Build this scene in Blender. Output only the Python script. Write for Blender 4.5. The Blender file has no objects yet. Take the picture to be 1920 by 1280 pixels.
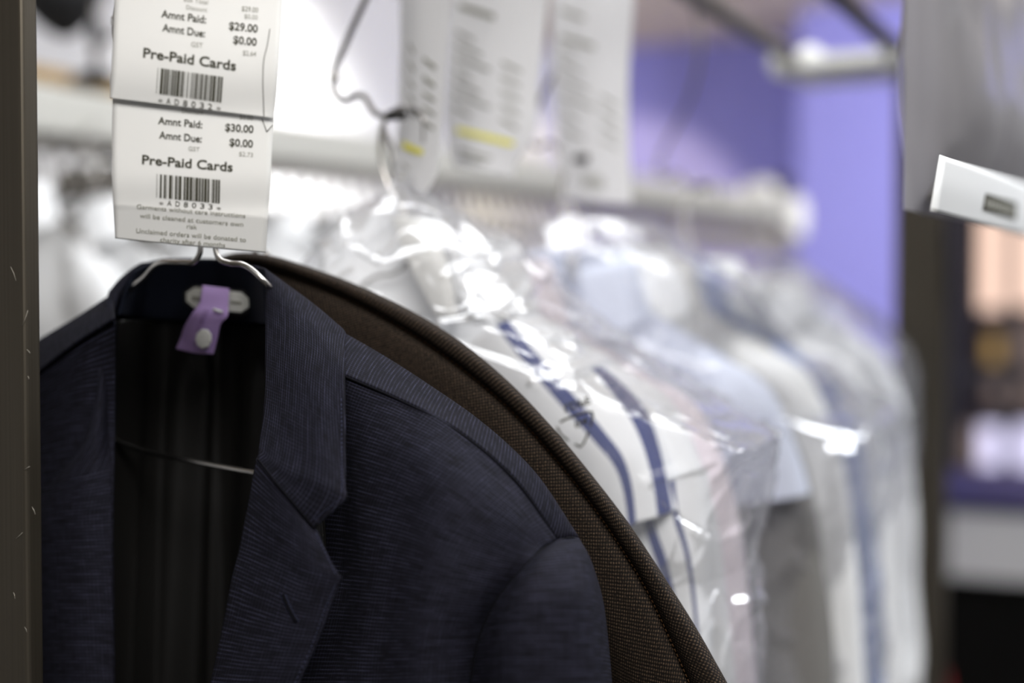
import bpy, math, random
from mathutils import Vector, Matrix, noise
random.seed(7)
S = bpy.context.scene
COL = S.collection

# ------------------------------------------------------------------ camera, world, light, exposure
F = 2667.0                                   # focal length in pixels of the 1920 frame (50 mm on 36 mm)
CAM = Vector((0.0, 0.0, 1.5))
YAW, PITCH = math.radians(25.0), -math.atan(80.0 / F)
cd = bpy.data.cameras.new('camera'); cam = bpy.data.objects.new('camera', cd); COL.objects.link(cam)
cam.location = CAM; cam.rotation_euler = (math.pi / 2 + PITCH, 0, YAW)
cd.lens = 50; cd.sensor_width = 36; cd.clip_start = .02; cd.clip_end = 100
cd.dof.use_dof = True; cd.dof.focus_distance = .815; cd.dof.aperture_fstop = 2.0
cd.dof.aperture_blades = 9
S.camera = cam
S.view_settings.view_transform = 'Standard'; S.view_settings.look = 'None'
S.view_settings.exposure = 1.0; S.view_settings.gamma = 1.0
S.view_settings.use_curve_mapping = False
S.cycles.max_bounces = 10; S.cycles.transparent_max_bounces = 24
S.cycles.transmission_bounces = 8; S.cycles.sample_clamp_indirect = 6
w = bpy.data.worlds.new('world'); S.world = w; w.use_nodes = True
w.node_tree.nodes['Background'].inputs[0].default_value = (.75, .82, 1, 1)
w.node_tree.nodes['Background'].inputs[1].default_value = .12

def area(name, loc, target, sx, sy, power, col=(1, 1, 1), spread=180):
    l = bpy.data.lights.new(name, 'AREA'); l.shape = 'RECTANGLE'; l.size = sx; l.size_y = sy
    l.energy = power; l.color = col; l.spread = math.radians(spread)
    o = bpy.data.objects.new(name, l); COL.objects.link(o); o.location = loc
    o.rotation_euler = (Vector(target) - Vector(loc)).to_track_quat('-Z', 'Y').to_euler()
    return o
# ceiling tubes of the shop, plus two added lamps (just under the ceiling, z 2.63)
area('ceiling_light_front', (.30, -.25, 2.55), (-.42, .75, 1.35), .9, .9, 22, (1, .98, .95))
area('ceiling_light_rack', (-.30, 1.45, 2.62), (-.36, 1.45, 0), 1.3, 2.4, 20, (.95, .97, 1))
area('tube_light_rack', (-.05, 1.30, 2.55), (-.36, 1.30, 1.4), .035, 1.3, 1.1, (.96, .98, 1))
area('ceiling_light_aisle', (.75, 2.2, 2.6), (-.5, 1.7, 1.2), .9, 1.2, 21, (.92, .955, 1))
area('added_wall_light', (-2.15, 3.75, 2.6), (-2.6, 3.75, 1.7), .3, 2.0, 35, (1, .985, .95), 110)  # added lamp without a known fixture, brightens the white left wall
area('added_pillar_light', (.75, 4.3, 2.5), (-1.2, 5.6, 1.6), .5, .5, 40, (.95, .95, 1))  # added lamp, lights the pillar and throws its shadow on the back wall
def spot(name, loc, target, power, ang, blend, col=(1, 1, 1), size=.06):
    l = bpy.data.lights.new(name, 'SPOT'); l.energy = power; l.spot_size = math.radians(ang); l.spot_blend = blend
    l.color = col; l.shadow_soft_size = size
    o = bpy.data.objects.new(name, l); COL.objects.link(o); o.location = loc
    o.rotation_euler = (Vector(target) - Vector(loc)).to_track_quat('-Z', 'Y').to_euler()
spot('added_pool_spot', (-2.0, 4.4, 2.6), (-2.38, 6.1, 1.52), 64, 50, .3, (1, .86, .5), .05)  # added spot, its cone shaped to draw the light pool on the back wall

# ------------------------------------------------------------------ projecting pixels to real positions
CY, SY = math.cos(YAW), math.sin(YAW); CP, SP = math.cos(PITCH), math.sin(PITCH)
RIGHT = Vector((CY, SY, 0)); FWD = Vector((-SY * CP, CY * CP, SP)); UP = RIGHT.cross(FWD)
def ray(px, py): return RIGHT * ((px - 960) / F) + FWD + UP * ((640 - py) / F)
def atY(px, py, Y):
    r = ray(px, py); return CAM + r * (Y / r.y)
def atX(px, py, X):
    r = ray(px, py); return CAM + r * (X / r.x)
def atD(px, py, d): return CAM + ray(px, py) * d

# ------------------------------------------------------------------ object helpers
def wloc(o):
    v = Vector((0, 0, 0))
    while o: v = v + o.location; o = o.parent
    return v
def tag(o, label=None, cat=None, group=None, kind=None):
    if label: o['label'] = label
    if cat: o['category'] = cat
    if group: o['group'] = group
    if kind: o['kind'] = kind
    return o
def thing(name, label, cat, loc=(0, 0, 0), group=None):
    o = bpy.data.objects.new(name, None); COL.objects.link(o); o.location = loc; o.empty_display_size = .05
    return tag(o, label, cat, group)
class MB:
    def __init__(s): s.v = []; s.f = []; s.uv = []; s.m = []
    def add(s, vs, fs, uvs=None, mi=0):
        b = len(s.v); s.v += [Vector(p) for p in vs]; s.f += [tuple(i + b for i in f) for f in fs]
        s.uv += list(uvs) if uvs else [(0, 0)] * len(vs); s.m += [mi] * len(fs); return s
    def box(s, lo, hi, mi=0):
        x0, y0, z0 = lo; x1, y1, z1 = hi
        v = [(x0, y0, z0), (x1, y0, z0), (x1, y1, z0), (x0, y1, z0), (x0, y0, z1), (x1, y0, z1), (x1, y1, z1), (x0, y1, z1)]
        return s.add(v, [(3, 2, 1, 0), (4, 5, 6, 7), (0, 1, 5, 4), (1, 2, 6, 5), (2, 3, 7, 6), (3, 0, 4, 7)], mi=mi)
    def tube(s, pts, r, n=10, closed=False, mi=0):
        pts = [Vector(p) for p in pts]; N = len(pts); vs = []; up = None
        for i, p in enumerate(pts):
            t = (pts[min(i + 1, N - 1)] - pts[max(i - 1, 0)]).normalized()
            if up is None:
                up = t.orthogonal().normalized()
            up = (up - t * up.dot(t)).normalized(); b = t.cross(up)
            rr = r[i] if isinstance(r, (list, tuple)) else r
            for k in range(n):
                a = 2 * math.pi * k / n; vs.append(p + (up * math.cos(a) + b * math.sin(a)) * rr)
        fs = [(i * n + k, i * n + (k + 1) % n, (i + 1) * n + (k + 1) % n, (i + 1) * n + k) for i in range(N - 1) for k in range(n)]
        fs += [tuple(range(n - 1, -1, -1)), tuple((N - 1) * n + k for k in range(n))]
        return s.add(vs, fs, mi=mi)
    def lathe(s, c, axis, prof, n=24, mi=0):
        axis = Vector(axis).normalized(); u = axis.orthogonal().normalized(); b = axis.cross(u); c = Vector(c); vs = []
        for r, h in prof:
            for k in range(n):
                a = 2 * math.pi * k / n; vs.append(c + axis * h + (u * math.cos(a) + b * math.sin(a)) * r)
        fs = [(i * n + k, i * n + (k + 1) % n, (i + 1) * n + (k + 1) % n, (i + 1) * n + k) for i in range(len(prof) - 1) for k in range(n)]
        fs += [tuple(range(n - 1, -1, -1)), tuple((len(prof) - 1) * n + k for k in range(n))]
        return s.add(vs, fs, mi=mi)
    def build(s, name, mat, parent=None, loc=None, smooth=True, thick=0, bevel=0, offset=0, sub=0):
        org = wloc(parent) if parent else Vector(loc or (0, 0, 0))
        me = bpy.data.meshes.new(name); me.from_pydata([p - org for p in s.v], [], s.f)
        mats = mat if isinstance(mat, (list, tuple)) else [mat]
        for m in mats: me.materials.append(m)
        ul = me.uv_layers.new(name='UVMap')
        for l in me.loops: ul.data[l.index].uv = s.uv[l.vertex_index]
        for p in me.polygons: p.use_smooth = smooth; p.material_index = s.m[p.index]
        me.update()
        o = bpy.data.objects.new(name, me); COL.objects.link(o)
        if parent: o.parent = parent
        else: o.location = org
        if bevel:
            b = o.modifiers.new('bevel', 'BEVEL'); b.width = bevel; b.segments = 3; b.limit_method = 'ANGLE'
        if thick:
            t = o.modifiers.new('thickness', 'SOLIDIFY'); t.thickness = thick; t.offset = offset
        if sub:
            t = o.modifiers.new('smooth', 'SUBSURF'); t.levels = sub; t.render_levels = sub
        return o
def cr(p0, p1, p2, p3, t):
    return .5 * ((2 * p1) + (p2 - p0) * t + (2 * p0 - 5 * p1 + 4 * p2 - p3) * t * t + (3 * p1 - p0 - 3 * p2 + p3) * t ** 3)
def knots(pts): return [max(1e-6, (pts[k + 1] - pts[k]).length) for k in range(len(pts) - 1)]
def spline(pts, n, h=None):
    """smooth curve through the points; tangents weighted by spacing h so close points do not overshoot"""
    N = len(pts); h = h or knots(pts); d = [(pts[k + 1] - pts[k]) / h[k] for k in range(N - 1)]
    tn = [d[0]] + [(d[k - 1] * h[k] + d[k] * h[k - 1]) / (h[k] + h[k - 1]) for k in range(1, N - 1)] + [d[-1]]
    out = []
    for i in range(n + 1):
        f = i / n * (N - 1); k = min(int(f), N - 2); t = f - k; t2, t3 = t * t, t ** 3
        out.append(pts[k] * (2 * t3 - 3 * t2 + 1) + tn[k] * (h[k] * (t3 - 2 * t2 + t)) + pts[k + 1] * (3 * t2 - 2 * t3) + tn[k + 1] * (h[k] * (t3 - t2)))
    return out
def smooth_path(pts, n): return spline([Vector(p) for p in pts], n)
def patch(grid, nu=40, nv=60, disp=None, linear_rows=False):
    """grid of Vectors (rows of equal length) -> MB holding a smooth sheet with UVs in metres"""
    avg = lambda L: [sum(c) / len(L) for c in zip(*L)]
    hu = avg([knots(r) for r in grid]); hv = avg([knots([r[j] for r in grid]) for j in range(len(grid[0]))])
    rows = [spline(r, nu, hu) for r in grid]
    if linear_rows:
        cols = []
        for j in range(nu + 1):
            c = [r[j] for r in rows]; N = len(c); o = []
            for i in range(nv + 1):
                f = i / nv * (N - 1); k = min(int(f), N - 2); o.append(c[k].lerp(c[k + 1], f - k))
            cols.append(o)
    else:
        cols = [spline([r[j] for r in rows], nv, hv) for j in range(nu + 1)]
    mid = cols[nu // 2]; vl = [0]
    for i in range(nv): vl.append(vl[-1] + (mid[i + 1] - mid[i]).length)
    vs = []; uv = []
    for i in range(nv + 1):
        ul = 0; row = [cols[j][i] for j in range(nu + 1)]; ls = [0]
        for j in range(nu): ls.append(ls[-1] + (row[j + 1] - row[j]).length)
        for j in range(nu + 1):
            p = row[j]
            if disp: p = p + disp(j / nu, i / nv, p)
            vs.append(p); uv.append((ls[j] - ls[nu] / 2, vl[i]))
    fs = [(i * (nu + 1) + j, i * (nu + 1) + j + 1, (i + 1) * (nu + 1) + j + 1, (i + 1) * (nu + 1) + j) for i in range(nv) for j in range(nu)]
    m = MB(); m.add(vs, fs, uv); m.nu = nu; m.nv = nv; return m
def smooth01(t): t = max(0, min(1, t)); return t * t * (3 - 2 * t)
def pg(rows, Y): return [[atY(p[0], p[1], Y + p[2]) for p in r] for r in rows]
def text_mesh(txt, size=1.0, bold=0.0, spacing=1.0):
    c = bpy.data.curves.new('t', 'FONT'); c.body = txt; c.size = size; c.offset = bold; c.space_character = spacing
    c.resolution_u = 3
    o = bpy.data.objects.new('t', c); COL.objects.link(o)
    dg = bpy.context.evaluated_depsgraph_get(); dg.update()
    me = bpy.data.meshes.new_from_object(o.evaluated_get(dg))
    vs = [v.co.copy() for v in me.vertices]; fs = [tuple(p.vertices) for p in me.polygons]
    bpy.data.objects.remove(o); bpy.data.curves.remove(c); bpy.data.meshes.remove(me)
    return vs, fs

# ------------------------------------------------------------------ materials
MATS = {}
def mat(name, col, rough=.6, metal=0, spec=.5, build=None, **kw):
    m = bpy.data.materials.new(name); m.use_nodes = True; nt = m.node_tree; b = nt.nodes['Principled BSDF']
    b.inputs['Base Color'].default_value = (*col, 1); b.inputs['Roughness'].default_value = rough
    b.inputs['Metallic'].default_value = metal; b.inputs['Specular IOR Level'].default_value = spec
    for k, v in kw.items(): b.inputs[k].default_value = v
    if build: build(nt, b)
    MATS[name] = m; return m
def N(nt, typ, **kw):
    n = nt.nodes.new(typ)
    for k, v in kw.items():
        if k.startswith('i_'): n.inputs[int(k[2:])].default_value = v
        else: setattr(n, k, v)
    return n
def math_n(nt, op, a, b=None, c=None):
    n = nt.nodes.new('ShaderNodeMath'); n.operation = op
    for i, x in enumerate((a, b, c)):
        if x is None: continue
        if isinstance(x, (int, float)): n.inputs[i].default_value = x
        else: nt.links.new(x, n.inputs[i])
    return n.outputs[0]
def mixc(nt, fac, a, b):
    n = nt.nodes.new('ShaderNodeMix'); n.data_type = 'RGBA'
    for s, x in ((n.inputs[0], fac), (n.inputs[6], a), (n.inputs[7], b)):
        if isinstance(x, (int, float)): s.default_value = x
        elif isinstance(x, tuple): s.default_value = (*x, 1)
        else: nt.links.new(x, s)
    return n.outputs[2]
def uvxy(nt):
    t = nt.nodes.new('ShaderNodeTexCoord'); s = nt.nodes.new('ShaderNodeSeparateXYZ'); nt.links.new(t.outputs['UV'], s.inputs[0])
    return t.outputs['UV'], s.outputs[0], s.outputs[1]
def noise_n(nt, vec, scale, detail=2, mapscale=None):
    if mapscale:
        mp = nt.nodes.new('ShaderNodeMapping'); mp.inputs['Scale'].default_value = mapscale; nt.links.new(vec, mp.inputs[0]); vec = mp.outputs[0]
    n = nt.nodes.new('ShaderNodeTexNoise'); n.inputs['Scale'].default_value = scale; n.inputs['Detail'].default_value = detail
    nt.links.new(vec, n.inputs['Vector']); return n.outputs['Fac']
def bump(nt, b, h, strength=.3, dist=.001):
    n = nt.nodes.new('ShaderNodeBump'); n.inputs['Strength'].default_value = strength; n.inputs['Distance'].default_value = dist
    nt.links.new(h, n.inputs['Height']); nt.links.new(n.outputs[0], b.inputs['Normal'])
def ridge(nt, x, period, width):
    """thin line every period, 0..1"""
    s = math_n(nt, 'ABSOLUTE', math_n(nt, 'SINE', math_n(nt, 'MULTIPLY', x, math.pi / period)))
    return math_n(nt, 'POWER', s, width)
def navy_weave(nt, b, hw=1.0, vw=.35):
    vec, u, v = uvxy(nt)
    wob = noise_n(nt, vec, 60, 2)
    h = ridge(nt, math_n(nt, 'ADD', v, math_n(nt, 'MULTIPLY', wob, .0006)), .0021, 6); vv = ridge(nt, math_n(nt, 'ADD', u, math_n(nt, 'MULTIPLY', wob, .0006)), .0023, 6)
    nh = noise_n(nt, vec, 1, 2, (60, 300, 1)); nv_ = noise_n(nt, vec, 1, 2, (300, 60, 1)); nb = noise_n(nt, vec, 1400, 1)
    def sharp(x, a=.30, c=.75):
        r = nt.nodes.new('ShaderNodeMapRange'); r.inputs[1].default_value = a; r.inputs[2].default_value = c; nt.links.new(x, r.inputs[0]); return r.outputs[0]
    hh = math_n(nt, 'MULTIPLY', math_n(nt, 'MULTIPLY', h, sharp(nh)), hw); v2 = math_n(nt, 'MULTIPLY', math_n(nt, 'MULTIPLY', vv, sharp(nv_)), vw)
    tw = ridge(nt, math_n(nt, 'ADD', u, v), .0008, 2)
    tot = math_n(nt, 'MULTIPLY', math_n(nt, 'MINIMUM', math_n(nt, 'ADD', hh, v2), 1.0), sharp(nb, .2, .6))
    base = mixc(nt, tw, (.0046, .0045, .0064), (.0094, .0092, .0128))
    c = mixc(nt, tot, base, (.050, .051, .088))
    nt.links.new(c, b.inputs['Base Color']); bump(nt, b, math_n(nt, 'ADD', tot, tw), .14, .0003)
mat('navy_wool', (.03, .03, .05), .75, spec=.06, build=lambda nt, b: navy_weave(nt, b, 1, .35), **{'Sheen Weight': .0, 'Sheen Roughness': .4})
mat('navy_wool_vertical', (.03, .03, .05), .75, spec=.06, build=lambda nt, b: navy_weave(nt, b, .35, .9), **{'Sheen Weight': .0, 'Sheen Roughness': .4})
mat('navy_felt', (.006, .008, .016), .9, spec=.15)
mat('navy_thread', (.004, .004, .006), .9, spec=.1)
mat('navy_stitch', (.04, .045, .09), .8, spec=.2)
def brown_weave(nt, b):
    vec, u, v = uvxy(nt)
    P = .0026
    du = ridge(nt, u, P, 4.5); dv = ridge(nt, math_n(nt, 'ADD', v, 0), P, 4.5)
    du2 = ridge(nt, math_n(nt, 'ADD', u, P / 2), P, 4.5); dv2 = ridge(nt, math_n(nt, 'ADD', v, P / 2), P, 4.5)
    d = math_n(nt, 'MAXIMUM', math_n(nt, 'MULTIPLY', du, dv), math_n(nt, 'MULTIPLY', du2, dv2))
    nn = noise_n(nt, vec, 900, 1)
    r = nt.nodes.new('ShaderNodeMapRange'); r.inputs[1].default_value = .3; r.inputs[2].default_value = .7; nt.links.new(nn, r.inputs[0])
    f = math_n(nt, 'MULTIPLY', d, r.outputs[0])
    c = mixc(nt, f, (.0030, .0019, .0013), (.15, .10, .064))
    nt.links.new(c, b.inputs['Base Color']); bump(nt, b, d, .5, .0005)
mat('brown_wool', (.03, .02, .012), .8, spec=.2, build=brown_weave)
mat('brown_thread', (.10, .05, .02), .7, spec=.2)
def lining(nt, b):
    vec, u, v = uvxy(nt); n = noise_n(nt, vec, 1, 3, (30, 4, 1)); bump(nt, b, n, .5, .004)
mat('black_lining', (.009, .0085, .008), .40, spec=.4, build=lining)
mat('steel_wire', (.62, .60, .57), .22, 1)
mat('hook_wire', (.20, .185, .165), .32, 1)
mat('black_rubber', (.012, .011, .01), .6)
def brushed(nt, b):
    t = nt.nodes.new('ShaderNodeTexCoord'); n = noise_n(nt, t.outputs['Object'], 1, 4, (700, 700, 4)); n2 = noise_n(nt, t.outputs['Object'], 1, 5, (60, 60, 12))
    c = mixc(nt, n, (.068, .058, .043), (.108, .094, .073)); nt.links.new(c, b.inputs['Base Color'])
    r = nt.nodes.new('ShaderNodeMapRange'); r.inputs[3].default_value = .32; r.inputs[4].default_value = .55; nt.links.new(n2, r.inputs[0]); nt.links.new(r.outputs[0], b.inputs['Roughness'])
    bump(nt, b, n, .15, .0003)
mat('brushed_steel', (.13, .115, .09), .4, .75, build=brushed)
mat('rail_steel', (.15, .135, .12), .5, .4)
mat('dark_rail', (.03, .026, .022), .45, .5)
mat('scratch', (.45, .42, .36), .5, .3)
mat('white_enamel', (.80, .80, .76), .35)
mat('cream_plastic', (.46, .455, .42), .5)
mat('tan_wood', (.42, .27, .09), .5, build=lambda nt, b: nt.links.new(mixc(nt, noise_n(nt, nt.nodes.new('ShaderNodeTexCoord').outputs['Object'], 1, 3, (3, 60, 60)), (.33, .2, .06), (.5, .33, .12)), b.inputs['Base Color']))
mat('bare_bracket', (.62, .62, .55), .4, .2)
def translucent_paper(nt, b):
    tl = nt.nodes.new('ShaderNodeBsdfTranslucent'); tl.inputs[0].default_value = (.85, .85, .86, 1); mx = nt.nodes.new('ShaderNodeMixShader'); mx.inputs[0].default_value = .32
    out = nt.nodes['Material Output']; nt.links.new(b.outputs[0], mx.inputs[1]); nt.links.new(tl.outputs[0], mx.inputs[2]); nt.links.new(mx.outputs[0], out.inputs[0])
mat('paper', (.76, .76, .745), .75, spec=.2)
mat('paper_back', (.88, .88, .89), .8, spec=.2, build=translucent_paper)
mat('ink', (.055, .053, .036), .8, spec=.1)
mat('ink_grey', (.30, .30, .25), .8, spec=.1)
mat('ink_faint', (.33, .33, .29), .8, spec=.1)
mat('pen_ink', (.12, .115, .10), .7)
mat('yellow_marker', (.86, .80, .05), .7)
mat('purple_tag', (.47, .32, .66), .55)
mat('purple_ink', (.25, .16, .38), .7)
mat('white_plastic', (.85, .86, .84), .4)
mat('black_satin', (.008, .008, .008), .5)
mat('label_white', (.78, .79, .74), .6); mat('tag_white', (.70, .71, .71), .6)
def cloth(name, col, rough=.85, var=.06):
    def bld(nt, b):
        t = nt.nodes.new('ShaderNodeTexCoord'); n = noise_n(nt, t.outputs['Object'], 9, 4)
        nt.links.new(mixc(nt, n, tuple(c * (1 - var) for c in col), tuple(min(1, c * (1 + var)) for c in col)), b.inputs['Base Color']); bump(nt, b, n, .4, .01)
    return mat(name, col, rough, spec=.2, build=bld)
cloth('white_cotton', (.83, .84, .85)); cloth('cream_cotton', (.80, .80, .77)); cloth('pale_blue_cotton', (.62, .66, .78)); cloth('blue_cotton', (.34, .39, .58))
cloth('grey_wool', (.20, .195, .185)); cloth('dark_taupe', (.10, .092, .08)); cloth('pink_cotton', (.81, .73, .78)); cloth('navy_stripe', (.028, .042, .17)); cloth('taupe_wool', (.15, .14, .135))
cloth('beige_cotton', (.62, .57, .48)); cloth('lavender_cotton', (.55, .53, .70))
def plastic(name, haze=.10, tint=(.97, .98, 1), fres=1.40, rough=.13, bscale=24, bstr=.10, hazecol=(.9, .92, .97)):
    m = bpy.data.materials.new(name); m.use_nodes = True; nt = m.node_tree; nt.nodes.clear()
    out = nt.nodes.new('ShaderNodeOutputMaterial'); tr = nt.nodes.new('ShaderNodeBsdfTransparent'); tr.inputs[0].default_value = (*tint, 1)
    gl = nt.nodes.new('ShaderNodeBsdfGlossy'); gl.inputs['Roughness'].default_value = rough
    df = nt.nodes.new('ShaderNodeBsdfDiffuse'); df.inputs[0].default_value = (*hazecol, 1)
    tl = nt.nodes.new('ShaderNodeBsdfTranslucent'); tl.inputs[0].default_value = (*hazecol, 1)
    hz = nt.nodes.new('ShaderNodeMixShader'); hz.inputs[0].default_value = .5; nt.links.new(df.outputs[0], hz.inputs[1]); nt.links.new(tl.outputs[0], hz.inputs[2])
    tc = nt.nodes.new('ShaderNodeTexCoord')
    n1 = noise_n(nt, tc.outputs['Object'], 1, 3, (bscale, bscale, bscale * .4)); 
    vo = nt.nodes.new('ShaderNodeTexVoronoi'); vo.feature = 'DISTANCE_TO_EDGE'; vo.inputs['Scale'].default_value = bscale * .45; nt.links.new(tc.outputs['Object'], vo.inputs['Vector'])
    h = math_n(nt, 'ADD', n1, math_n(nt, 'MULTIPLY', vo.outputs['Distance'], .6))
    bp = nt.nodes.new('ShaderNodeBump'); bp.inputs['Strength'].default_value = bstr; bp.inputs['Distance'].default_value = .006; nt.links.new(h, bp.inputs['Height'])
    nt.links.new(bp.outputs[0], gl.inputs['Normal'])
    fr = nt.nodes.new('ShaderNodeFresnel'); fr.inputs['IOR'].default_value = fres; nt.links.new(bp.outputs[0], fr.inputs['Normal'])
    fac = math_n(nt, 'MINIMUM', math_n(nt, 'MULTIPLY', fr.outputs[0], .60), .4)
    lw = nt.nodes.new('ShaderNodeLayerWeight'); lw.inputs[0].default_value = .5
    hf = math_n(nt, 'ADD', math_n(nt, 'MULTIPLY', math_n(nt, 'POWER', lw.outputs['Facing'], 3), haze * 1.2), haze)
    a = nt.nodes.new('ShaderNodeMixShader'); nt.links.new(hf, a.inputs[0]); nt.links.new(tr.outputs[0], a.inputs[1]); nt.links.new(hz.outputs[0], a.inputs[2])
    b = nt.nodes.new('ShaderNodeMixShader'); nt.links.new(fac, b.inputs[0]); nt.links.new(a.outputs[0], b.inputs[1]); nt.links.new(gl.outputs[0], b.inputs[2])
    nt.links.new(b.outputs[0], out.inputs[0]); MATS[name] = m; return m
plastic('clear_film', haze=.13, tint=(.99, .99, 1))
plastic('grey_film', haze=.55, tint=(.8, .8, .84), hazecol=(.46, .445, .46), bscale=14, fres=1.2)
plastic('window_glass', haze=.0, tint=(.75, .75, .78), bscale=1, bstr=0, rough=.02)
def paint(name, col, rough=.7):
    def bld(nt, b):
        t = nt.nodes.new('ShaderNodeTexCoord'); n = noise_n(nt, t.outputs['Object'], 60, 4); bump(nt, b, n, .08, .002)
    return mat(name, col, rough, spec=.3, build=bld)
paint('purple_paint', (.29, .28, .68)); paint('white_paint', (.82, .83, .84)); paint('taupe_paint', (.62, .53, .44), .85); paint('grey_paint', (.55, .54, .53))
mat('dark_counter', (.003, .0028, .0025), .7, spec=.1); mat('counter_white', (.62, .62, .63), .5); mat('counter_purple', (.022, .021, .085), .4)
mat('floor_tile', (.10, .095, .09), .4); mat('dark_frame', (.014, .013, .015), .5); mat('red_enamel', (.20, .005, .008), .4)
mat('dark_brick', (.06, .045, .045), .8); mat('black_cloth', (.010, .010, .011), .8); mat('grey_cloth', (.42, .41, .42), .8)
def glow(name, col, s):
    m = bpy.data.materials.new(name); m.use_nodes = True; b = m.node_tree.nodes['Principled BSDF']
    b.inputs['Base Color'].default_value = (0, 0, 0, 1); b.inputs['Emission Color'].default_value = (*col, 1); b.inputs['Emission Strength'].default_value = s; MATS[name] = m
glow('warm_shop_light', (1, .70, .54), .95); glow('pale_shop_light', (.80, .76, 1), .85); glow('dim_shop_light', (.55, .40, .34), .22); glow('amber_shop_light', (1, .62, .2), .28)
M = MATS

# ------------------------------------------------------------------ the room
def struct(name, mb, m, **kw): return tag(mb.build(name, m, smooth=False, **kw), kind='structure')
XL, XR, YF, YB, ZC = -2.6, 2.6, -2.4, 6.1, 2.64
struct('floor', MB().box((XL - .1, YF - .1, -.1), (XR + .1, YB + .2, 0)), M['floor_tile'])
struct('ceiling', MB().box((XL - .1, YF - .1, ZC), (XR + .1, YB + .2, ZC + .1)), M['taupe_paint'])
struct('wall_left', MB().box((XL - .1, YF, 0), (XL, YB, ZC)), M['white_paint'])
struct('wall_right', MB().box((XR, YF, 0), (XR + .1, YB, ZC)), M['grey_paint'])
struct('wall_front', MB().box((XL, YF - .1, 0), (XR, YF, ZC)), M['grey_paint'])
WX0 = -.95
struct('wall_back', MB().box((XL, YB, 0), (WX0, YB + .12, ZC)).box((WX0, YB, 0), (XR, YB + .12, .75)).box((WX0, YB, 2.4), (XR, YB + .12, ZC)), M['purple_paint'])
struct('wall_pillar', MB().box((-1.36, 5.6, 0), (-.90, YB, ZC)), M['purple_paint'])
win = tag(MB().box((-.86, YB - .02, .75), (-.80, YB + .08, 2.4)).box((-.86, YB - .02, .72), (XR, YB + .08, .80)).box((-.86, YB - .02, 2.34), (XR, YB + .08, 2.4))
          .box((-.86, YB - .01, 1.16), (XR, YB + .06, 1.22)).build('window_1', M['dark_frame'], smooth=False), kind='structure')
mb = MB()
for x in (-.615, -.20, .3, .8, 1.3, 1.8): mb.box((x - .02, YB - .015, .8), (x + .02, YB + .07, 2.34))
mb.build('window_mullion', M['dark_frame'], win, smooth=False)
MB().add([(-.80, YB + .03, .8), (XR, YB + .03, .8), (XR, YB + .03, 2.34), (-.80, YB + .03, 2.34)], [(0, 1, 2, 3)]).build('window_pane', M['window_glass'], win, smooth=False)

# the lit shopfront across the way, seen through the window
YS = 9.0
sf = thing('shopfront', 'dark shopfront with warm lit upper windows and pale lower ones seen beyond the window', 'shopfront', (0, YS, 0))
MB().box((-3, YS + .15, 0), (5, YS + .4, 4)).build('facade', M['dark_brick'], sf, smooth=False)
def lit(name, px0, py0, px1, py1, m):
    a = atY(px0, py1, YS + .1); b = atY(px1, py0, YS + .1)
    MB().box((a.x, YS + .10, a.z), (b.x, YS + .15, b.z)).build(name, M[m], sf, smooth=False)
lit('lit_window', 1838, 400, 1884, 580, 'warm_shop_light'); lit('lit_window', 1900, 400, 1980, 575, 'warm_shop_light')
lit('lit_window', 1797, 800, 1832, 915, 'dim_shop_light'); lit('lit_window', 1836, 800, 1884, 925, 'pale_shop_light'); lit('lit_window', 1902, 800, 1990, 925, 'pale_shop_light')
lit('lit_sign', 1850, 630, 1876, 680, 'amber_shop_light'); lit('lit_sign', 1852, 715, 1880, 755, 'dim_shop_light'); lit('lit_sign', 1906, 600, 1990, 760, 'dim_shop_light')

# service counter
ct = thing('service_counter', 'white fronted service counter with purple top beyond the right rack post', 'counter', (.3, 4.45, 0))
MB().box((-.66, 4.2, .895), (1.6, 4.8, .945)).build('counter_top', M['counter_purple'], ct, smooth=False, bevel=.006)
MB().box((-.585, 4.22, .70), (1.58, 4.26, .893)).build('front_panel', M['counter_white'], ct, smooth=False, bevel=.004)
MB().box((-.66, 4.30, 0), (1.56, 4.75, .893)).build('counter_base', M['dark_counter'], ct, smooth=False)
# red extinguisher
p = atY(1732, 1215, 3.2)
ex = thing('fire_extinguisher', 'red cylinder standing upright low behind the right rack post', 'fire extinguisher', (p.x, 3.2, 0))
MB().lathe((p.x, 3.2, 0), (0, 0, 1), [(.05, 0), (.06, .01), (.06, p.z - .10), (.05, p.z - .05), (.025, p.z - .02), (.02, p.z)]).build('cylinder_body', M['red_enamel'], ex)
MB().box((p.x - .012, 3.13, p.z), (p.x + .012, 3.23, p.z + .025)).build('handle', M['black_rubber'], ex, smooth=False)

# ------------------------------------------------------------------ garment rack
RZ = 1.5 + .365
GX = -.53
rk = thing('garment_rack', 'brushed steel garment rack with two overhead rails and square posts', 'garment rack', (-.45, 1.4, 0))
pr = atY(78, 640, .613)
PX1 = pr.x
def bar(x0, y0, z0, x1, y1, z1, name, m, bev=.004): return MB().box((x0, y0, z0), (x1, y1, z1)).build(name, M[m], rk, smooth=False, bevel=bev)
lp = bar(PX1 - .062, .600, 0, PX1, .613, RZ + .02, 'post', 'brushed_steel', .0025)
rng = random.Random(3)
mb = MB()
for (px, py, dx, dy_) in ((50, 655, 6, 7), (46, 880, 10, -6), (42, 610, 10, -28), (30, 1010, 12, -12), (50, 1185, -4, -10), (52, 705, 2, 6), (20, 500, 10, 26), (60, 950, 6, 14), (25, 1110, 3, 12)):
    a = atY(px, py, .5997); b = atY(px + dx, py + dy_, .5997); mb.tube([a, a.lerp(b, .5) + Vector((.0003, 0, .0002)), b], .00014, 5)
mb.build('scratch', M['scratch'], lp)
FX = -.375
bar(FX - .012, 2.2, 0, FX + .062, 2.26, RZ - .02, 'post', 'brushed_steel')
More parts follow.
